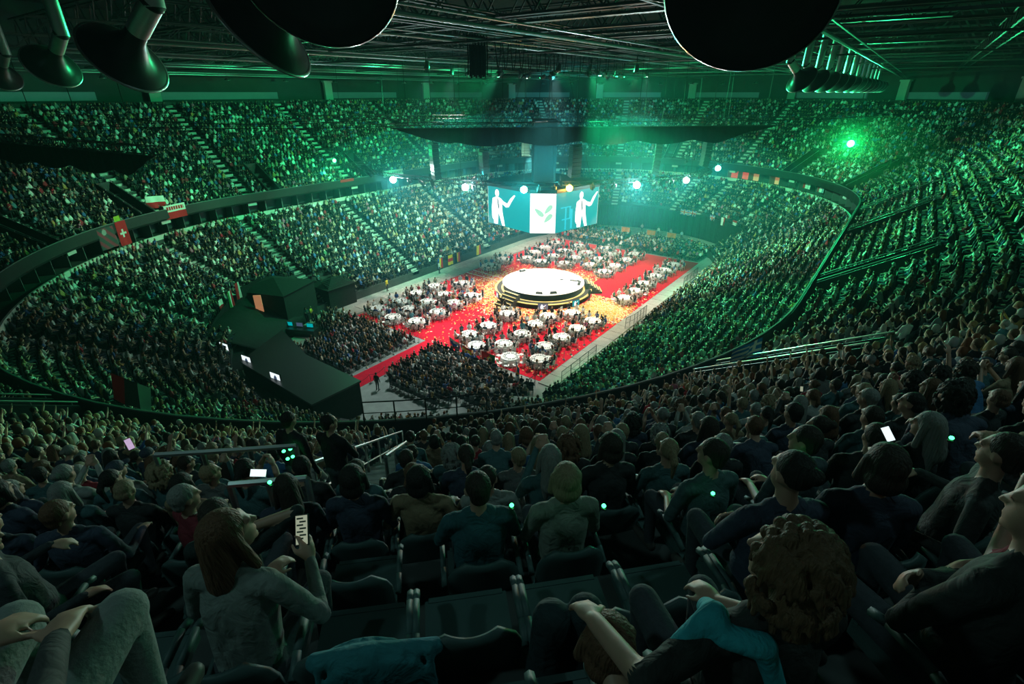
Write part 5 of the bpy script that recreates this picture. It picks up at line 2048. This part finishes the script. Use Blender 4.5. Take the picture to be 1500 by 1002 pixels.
# ---------------------------------------------------------------- rig over the stage
va, vb = Vector((-7.2, -16.2, 20.0)), Vector((22.6, 12.7, 20.0))
rig = tag(empty('drape_truss', va), 'long black truss with a scalloped black drape above the stage', 'truss')
d = vb - va
ln = d.length
truss((0, 0, .3), tuple(d + Vector((0, 0, .3))), .5, .5, 40, .035).build('truss_frame', M['dsteel'], rig)
n = 120
vs, fs = [], []
for i in range(n + 1):
    t = i / n
    sw = abs(math.sin(t * PI * 6.5))
    end = min(1.0, t * 7, (1 - t) * 6)
    p = d * t
    off = .05 * math.sin(i * 1.7)
    nn = Vector((-d.y, d.x, 0)).normalized() * off
    vs += [tuple(p + nn + Vector((0, 0, .3))), tuple(p + nn + Vector((0, 0, .3 - end * (1.35 + .42 * sw))))]
for i in range(n):
    fs.append((2 * i, 2 * i + 2, 2 * i + 3, 2 * i + 1))
o = MB().add(vs, fs).build('drape', M['blk'], rig)
o.modifiers.new('thick', 'SOLIDIFY').thickness = .04
for i in range(9):
    p = d * (.04 + i * .115)
    MB().tube(p + Vector((0, 0, .8)), p + Vector((0, 0, 7.2)), .025, None, 5).build('hanging_cable', M['blk'], rig)
# long thin cable truss above the drape
o = truss((-21, -18.5, 20.9), (29, 23.6, 20.9), .35, .35, 90, .03).build('cable_truss', M['dsteel'])
tag(o, 'long thin black truss crossing above the drape', 'truss')
# second draped truss over the near tier and long cables
va2, vb2 = Vector((-24.0, -44.5, 20.1)), Vector((-0.5, -40.2, 19.9))
d2 = vb2 - va2
rig2 = tag(empty('drape_truss', va2), 'black draped truss hanging above the stands near the silver nozzles', 'truss')
truss((0, 0, .3), tuple(d2 + Vector((0, 0, .3))), .5, .5, 30, .035).build('truss_frame', M['dsteel'], rig2)
vs, fs = [], []
for i in range(81):
    t = i / 80
    pp_ = d2 * t + Vector((0, .05 * math.sin(i * 1.7), .3))
    vs += [tuple(pp_), tuple(pp_ - Vector((0, 0, min(1, (1 - t) * 7) * (1.1 + .35 * abs(math.sin(t * PI * 5))))))]
o = MB().add(vs, [(2 * i, 2 * i + 2, 2 * i + 3, 2 * i + 1) for i in range(80)]).build('drape', M['blk'], rig2)
o.modifiers.new('thick', 'SOLIDIFY').thickness = .04
for i in range(5):
    q_ = d2 * (.05 + i * .22)
    MB().tube(q_ + Vector((0, 0, .8)), q_ + Vector((0, 0, 7.0)), .025, None, 5).build('hanging_cable', M['blk'], rig2)
for (a_, b_, sag) in (((-48, -22, 22.4), (6, -8, 21.0), 1.2), ((-50, 2, 22.6), (-4, -9, 20.6), .8), ((-30, -44, 21.6), (-2, -14, 20.8), .6), ((-36, -36, 22.0), (-8, -16, 21.2), .9), ((40, 34, 22.4), (20, 10, 20.9), .6), ((30, 50, 22.5), (14, 12, 20.8), .9)):
    A_, B_ = Vector(a_), Vector(b_)
    mb = MB().path([tuple(A_.lerp(B_, t) - Vector((0, 0, sag * 4 * t * (1 - t)))) for t in np.linspace(0, 1, 16)], .035, 5)
    tag(mb.build('rigging_cable', M['blk']), 'long thin black cable strung under the roof across the stands', 'cable', 'rigging cables under the roof')
# shaft that carries the cube
sh = tag(empty('cube_shaft', (CB[0], CB[1], CZ1 + .35)), 'dark square cable shaft rising from the video cube', 'shaft')
MB().box((0, 0, 3.4), (2.6, 2.6, 6.8), .7).build('sleeve', M['blk'], sh)
for sx in (-1, 1):
    for sy in (-1, 1):
        MB().tube((sx * 4.2, sy * 4.2, 0), (sx * 1.6, sy * 1.6, 12.6), .03, None, 5).build('steel_rope', M['dsteel'], sh)
# line arrays
for (x, y, zt, n, lb) in ((-6.0, -11.6, 18.6, 9, 'long hanging line array speaker at the start of the light truss'), (6.2, -2.6, 18.4, 8, 'hanging line array speaker just behind the amber lamp'),
                          (12.2, 5.6, 18.6, 9, 'hanging line array speaker over the side strip of tables'), (-3.4, -6.4, 17.6, 6, 'short hanging line array speaker beside the cube shaft'),
                          (-11.5, 13.5, 18.0, 8, 'hanging line array speaker behind the cube'), (15.5, 12.5, 19.0, 9, 'hanging line array speaker toward the far green stand')):
    t = tag(empty('line_array', (x, y, zt)), lb, 'speaker')
    a = math.atan2(y, x) + PI / 2
    t.rotation_euler.z = a
    MB().box((0, 0, .12), (1.3, .5, .14)).tube((0, 0, .1), (0, 0, 8.0), .03, None, 5).build('frame', M['dsteel'], t)
    for i in range(n):
        c = math.radians(2 + i * 2.0)
        o = MB().box((0, 0, 0), (1.25, .75, .36), 0, 0, .96).build('cabinet', M['blkplastic'], t, False, (0, .1 * i * i * .02, -.2 - i * .39))
        o.rotation_euler.x = c
# light truss ring
ring = [(-27, -7.5), (-15.2, -10.2), (-4.4, -9.2), (2.3, -6.6), (6.0, -2.6), (11.1, 3.6), (14.6, 10.6), (14.2, 24.8), (4, 31), (-12, 29), (-22, 16), (-28, 4)]
ZT = 14.35
lt = tag(empty('light_truss', (0, 0, ZT)), 'black lighting truss ring hung around the video cube', 'truss')
for i in range(len(ring)):
    a, b = ring[i], ring[(i + 1) % len(ring)]
    n = max(3, int(math.hypot(b[0] - a[0], b[1] - a[1]) / .9))
    truss((a[0], a[1], 0), (b[0], b[1], 0), .4, .4, n, .035).build('truss_section', M['dsteel'], lt)
    MB().tube((a[0], a[1], .4), (a[0] * .98, a[1] * .98, 12.4), .02, None, 4).build('steel_rope', M['dsteel'], lt)


def lamp(x, y, z, aim, lens, label, group, light=None, r=.22, halo=None):
    o = tag(empty('moving_head_lamp', (x, y, z)), label, 'stage lamp', group)
    q = (Vector(aim) - Vector((x, y, z))).normalized()
    m = q.to_track_quat('Z', 'Y').to_matrix().to_4x4()
    MB().lathe([(0, -.28), (.14, -.26), (.2, -.1), (r, .2), (r, .26)], 16, (0, 0, -.30), 0, 0, 0, m).build('head', M['blkplastic'], o, True)
    c = Vector((0, 0, -.30)) + (m @ Vector((0, 0, .245)))
    MB().lathe([(0, 0), (r * .93, 0), (r * .93, .012), (0, .014)], 16, tuple(c), 0, 0, 0, m).build('lens', lens, o)
    MB().box((0, 0, -.02), (.3, .26, .12)).box((-.26, 0, -.2), (.05, .12, .4)).box((.26, 0, -.2), (.05, .12, .4)).box((0, 0, .12), (.1, .1, .2)).build('yoke', M['dsteel'], o)
    if light:
        pw, col = light
        l_ = spot('lamp_beam', tuple(Vector((x, y, z)) + c + q * .14), aim, pw, col, 48, 0.8, .12)
        l_.parent = o
        l_.location = tuple(c + q * .14)
        g_ = point('lamp_glow', (0, 0, 0), pw * .22, col, .25)
        g_.parent = o
        g_.location = tuple(c + q * .3)
    return o


LAMPS = [(-14.8, -9.9, 'lampwhite', 'bright white lamp on the truss over the flag-side tables', 6500, COLD), (-4.1, -8.9, 'lampwhite', 'bright white lamp on the truss between the tier and the cube', 6500, COLD),
         (2.1, -6.3, 'lampwhite', 'bright blue-white lamp in front of the cube beside the leaf screen', 6500, TEAL), (5.6, -2.5, 'lampamber', 'amber lamp in front of the cube', 5000, (1.0, .5, .08)),
         (10.8, 3.8, 'lampwhite', 'largest bright white lamp beside the cube', 12500, COLD), (14.1, 10.8, 'lampwhite', 'small white lamp on the truss toward the far corner', 2500, COLD),
         (13.9, 24.3, 'lampwhite', 'teal-white lamp on the far end of the truss', 5000, TEAL)]
for x, y, ln_, lb, pw, col in LAMPS:
    lamp(x, y, ZT - .02, (29, -46, 17), M[ln_], lb, None, (pw, col), .40)
lamp(-32.6, -5.1, 14.9, tuple(CAM), M['lampgreen'], 'green lamp on a stand at the front of the upper tier', None, (6000, GREEN), .26)
lamp(28.8, 26.7, 18.1, tuple(CAM), M['lampgreen'], 'glaring green lamp hung on a long pole before the far upper tier', None, (16000, GREEN), .42)
x, y, z = -32.6, -5.1, 14.9
tag(MB().tube((x, y, UZ0 - .1), (x, y, z), .04, None, 8).box((x, y, UZ0 + .03), (.6, .6, .06)).build('lamp_pole', M['dsteel']), 'thin dark pole carrying a green lamp in the flag-side upper tier', 'pole')
x, y, z = 28.8, 26.7, 18.1
tag(MB().tube((x, y, z + .1), (x, y, 27.0), .04, None, 8).box((x, y, 27.0), (.4, .4, .2)).build('lamp_pole', M['dsteel']), 'long dark pole hanging from the roof with a green lamp', 'pole')
for i in range(10):
    a, b = ring[i], ring[(i + 1) % len(ring)]
    for t in ((.3, .62) if i != 2 else (.2,)):
        x, y = a[0] + (b[0] - a[0]) * t, a[1] + (b[1] - a[1]) * t
        if min(math.hypot(x - q[0], y - q[1]) for q in LAMPS) < 1.0:
            continue
        lamp(x, y, ZT - .02, (x * .2, y * .2 - 3, 0), M['blkplastic'], 'unlit dark lamp hanging from the light truss', 'unlit lamps on the light truss', None)
# housings of the show lights that hang in the roof
for l_, p_, q_, nm in SHOW:
    o = tag(empty('spotlight', p_), 'black theatre spotlight hung from the lighting rig', 'spotlight', 'theatre spotlights of the rig')
    dq = (Vector(q_) - Vector(p_)).normalized()
    m = dq.to_track_quat('Z', 'Y').to_matrix().to_4x4()
    MB().lathe([(0, -.75), (.18, -.72), (.22, -.35), (.26, -.08), (.24, -.06), (.2, -.3)], 14, (0, 0, 0), 0, 0, 0, m).build('housing', M['blkplastic'], o, True)
    MB().box((0, 0, .7 if p_[2] > 20 else .3), (.06, .06, 1.5 if p_[2] > 20 else .7)).box((0, 0, -.05), (.56, .04, .06)).build('clamp', M['dsteel'], o)
# row of pale floodlights along the back of the upper tier
for i0 in range(30, 76, 2):
    s_ = ST[i0]
    x, y = stp(s_, 49.6)
    o = tag(empty('floodlight', (x, y, 25.2), math.atan2(s_[2], s_[1]) + PI / 2), 'round pale floodlight hanging under the roof behind the top row', 'floodlight', 'floodlights under the roof')
    MB().lathe([(.08, .35), (.2, .3), (.42, 0), (.45, -.04), (.40, -.02), (.1, .2)], 16).build('reflector', M['zinc'], o, True)
    MB().tube((0, 0, .3), (0, 0, 2.2), .03, None, 5).build('hanger', M['dsteel'], o)

# ---------------------------------------------------------------- small things in the foreground
def phone(p, aim, up, label, lit='screenlit', w=.075, h=.15):
    o = tag(empty('phone', p), label, 'phone')
    q = (Vector(aim) - Vector(p)).normalized()
    m = q.to_track_quat('Z', 'Y').to_matrix().to_4x4()
    roll = Matrix.Rotation(up, 4, 'Z')
    o.matrix_world = Matrix.Translation(Vector(p)) @ m @ roll
    MB().box((0, 0, -.005), (w, h, .009)).build('case', M['blkplastic'], o)
    MB().box((0, 0, .0005), (w * .9, h * .92, .002)).build('screen', M[lit], o)
    return o


M['chatbar'] = mat('chat_bar', (.1, .12, .1), .5)
M['phonepic'] = mat('phone_chat_screen', (.3, .3, .3), .4, noise=.6, scale=60, emit=(.55, .60, .42), estr=.5)
M['phonepink'] = mat('phone_picture_screen', (.3, .3, .3), .4, noise=.6, scale=40, emit=(.5, .35, .55), estr=1.0)
wp = rc(18, -45.76)
pr = hero_rot(wp, -0.25)
hx, hy = rot2(.13, .40, pr)
ph_ = phone((wp[0] + hx, wp[1] + hy, wp[2] + .955), (wp[0] + .2, wp[1] - .6, wp[2] + 1.75), .35, 'lit phone with a chat on its screen, in the texting woman\'s hand', 'phonepic')
mb = MB()
for i in range(7):
    mb.box((-.008 + .016 * (i % 2), .055 - i * .016, .002), (.038, .008, .001))
mb.build('chat_lines', M['chatbar'], ph_)
for pos, au, lb, li in (((35.36, -49.86, 21.51), .7, 'phone glowing plain white among the dark spectators', 'screenlit'), ((30.35, -52.58, 20.85), .1, 'phone with a pink and blue picture held up in the crowd', 'phonepink'),
                        ((34.52, -43.74, 18.56), .2, 'phone with an orange picture in the near upper tier', 'phonepic'), ((32.15, -52.37, 21.30), 1.2, 'phone lying lit beside the raised elbow', 'screenlit')):
    phone(pos, tuple(CAM + [0, 0, .3]), au, lb, li, .05, .10)


for nm, (x, y, z) in (('clip light at the neck of the spectator by the bright phone', (34.93, -50.08, 21.17)), ('clip light at the neck of the spectator by the empty seats', (34.54, -50.65, 21.15)),
                      ('clip light glowing behind the bearded spectator', (35.65, -49.90, 21.63)), ('clip light beside the raised elbow', (32.23, -52.35, 21.25)),
                      ('clip light on one shoulder of the blond spectator', (33.63, -51.63, 21.29)), ('clip light on the other shoulder of the blond spectator', (34.08, -51.32, 21.30))):
    o = tag(empty('clip_light', (x, y, z)), 'small green glowing ' + nm, 'light')
    MB().lathe([(0, -.012), (.010, -.008), (.014, 0), (.010, .008), (0, .012)], 10).build('bead', M['greenled'], o, True)
    MB().box((0, 0, -.024), (.03, .015, .012)).build('clip', M['blkplastic'], o)
    point('clip_glow', (x, y, z + .03), .05, GREEN, .02)
for i, (dx, dz) in enumerate(((-.05, 1.32), (.05, 1.36), (-.02, 1.20), (.06, 1.24), (.05, 1.06))):
    o = tag(MB().lathe([(0, -.02), (.018, -.012), (.024, 0), (.018, .012), (0, .02)], 8).build('back_light', M['greenled'], None, True, (29.45 + .12 + dx * .8, -50.80 - .14 + dx * .5, 18.06 + dz)), 'small round green light on the back of the standing person', 'light', 'green lights on the standing back')
# bottle, jacket over a seat, seat-top garment
bp = rc(19, -44.42, .1)
t = tag(empty('water_bottle', (bp[0], bp[1], bp[2])), 'clear plastic water bottle standing between the empty seats', 'bottle')
MB().lathe([(0, 0), (.036, 0), (.038, .01), (.036, .08), (.038, .14), (.034, .19), (.016, .235), (.014, .25)], 18).build('bottle_body', M['glass'], t, True)
MB().lathe([(0, .249), (.016, .249), (.016, .272), (0, .272)], 14).build('bottle_cap', M['white'], t)


def draped(label, k, deg, w, h, col, humps, dr=.2, z0=.60, name='jacket'):
    p = rc(k, deg, dr)
    b = Body()
    for i in range(humps):
        x = (i - (humps - 1) / 2) * w
        b.cap((x, -.02, z0), (x, -.04, z0 + h), .105, .085, SHIRT)
        b.cap((x, .0, z0 - .25), (x, -.02, z0), .12, .105, SHIRT)
    me = b.mesh(name, .012, 2500, BM)
    o = link(name, me, None, tuple(p), hero_rot(p))
    o.color = (*col, 1)
    return tag(o, label, 'jacket')


draped('dark padded coat standing in two rounded humps on an empty seat', 18, -44.02, .15, .30, (.02, .035, .04), 2, .25, .62, 'padded_coat')
p = rc(18, -45.0, .24)
b = Body()
b.cap((-.24, -.03, .84), (.0, -.05, .87), .040, .050, SHIRT)
b.cap((.0, -.05, .87), (.25, -.02, .82), .050, .036, SHIRT)
b.ell((0, -.09, .70), (.25, .035, .19), SHIRT)
b.ell((-.05, .02, .74), (.20, .03, .14), SHIRT)
for i in range(9):
    b.cap((-.22 + i * .055, -.06, .86 + .015 * math.sin(i * 2.3)), (-.24 + i * .06, -.115, .60), .018, .016, SHIRT)
o = link('jacket', b.mesh('jacket', .010, 3000, BM), None, tuple(p), hero_rot(p))
o.color = (.03, .16, .19, 1)
tag(o, 'teal jacket slung over the seat back by the texting woman', 'jacket')
b = Body()
b.cap((-.30, -.04, 1.00), (-.17, .00, 1.045), .030, .042, SHIRT)
b.cap((-.17, .00, 1.045), (-.10, .12, .90), .042, .035, SHIRT)
b.cap((-.20, -.03, 1.02), (-.08, -.10, 1.03), .034, .040, SHIRT)
b.cap((-.08, -.10, 1.03), (-.02, -.14, .86), .038, .03, SHIRT)
sc_ = link('scarf', b.mesh('scarf', .012, 1500, BM), w2)
sc_.color = (.03, .30, .36, 1)
sc_['label'] = 'teal scarf over the shoulder'

# added pendant fill lamps under the roof that lift the dark areas
for i, (x, y) in enumerate(((40, -46), (30, -58), (24, -42), (36, -30), (8, -52), (-10, -48), (-30, -34), (-42, -12), (-42, 14), (-28, 42), (0, 56), (28, 44), (42, 20), (43, -8))):
    o = tag(empty('fill_lamp', (x, y, 29.0)), 'added dim pendant fill lamp under the roof over the upper tier', 'lamp', 'added fill lamps over the upper tier')
    MB().lathe([(.06, .5), (.12, .45), (.3, .1), (.42, 0), (.40, 0), (.28, .1)], 18).build('shade', M['zinc'], o, True)
    MB().lathe([(0, .12), (.08, .14), (.1, .2), (.06, .3), (0, .32)], 10).build('bulb', M['screenlit'], o, True)
    MB().tube((0, 0, .45), (0, 0, 4.0), .02, None, 5).build('pendant_cable', M['dsteel'], o)
    l_ = spot('fill_light', (x, y, 29.0), (x, y, 0), (430, 400, 55, 40, 45, 40)[i] if i < 6 else 30, (0.5, 1.0, 0.95), 150, 0.8, .3)
    l_.parent = o
    l_.location = (0, 0, .02)
    l_.rotation_euler = (0, 0, 0)

# ---------------------------------------------------------------- stage haze
def haze_mat(nm, HD, col):
    hz = bpy.data.materials.new(nm)
    hz.use_nodes = True
    nt = hz.node_tree
    nt.nodes.remove(nt.nodes['Principled BSDF'])
    vs_ = nt.nodes.new('ShaderNodeVolumeScatter')
    vs_.inputs['Color'].default_value = (*col, 1)
    vs_.inputs['Density'].default_value = HD
    vs_.inputs['Anisotropy'].default_value = 0.35
    nt.links.new(vs_.outputs[0], nt.nodes['Material Output'].inputs['Volume'])
    return hz


o = MB().box((0, 0, 16.4), (101, 139, 32.6)).build('haze', haze_mat('thin_haze', 0.0004, (0.4, 0.95, 1.0)))
tag(o, 'thin haze filling the whole arena', 'haze', None, 'stuff')
V, F = SPH
b = MB().lathe([(max(.001, 30 * math.sin(PI * j / 16)), -8.6 * math.cos(PI * j / 16)) for j in range(17)], 32)
o = b.build('stage_haze', haze_mat('stage_haze', 0.0030, (0.10, 0.88, 1.0)), None, True, (0, 3, 13.0))
o.scale = (1.0, 1.15, 1.0)
tag(o, 'denser cloud of stage haze around the video cube and light truss', 'haze', None, 'stuff')
b = MB().lathe([(max(.001, 8.5 * math.sin(PI * j / 12)), -4.2 * math.cos(PI * j / 12)) for j in range(13)], 24)
o = b.build('haze_puff', haze_mat('haze_puff', 0.008, (0.25, 1.0, 0.5)), None, True, (30.5, 25.6, 17.0))
tag(o, 'puff of haze glowing around the green lamp hung on a long pole', 'haze', None, 'stuff')
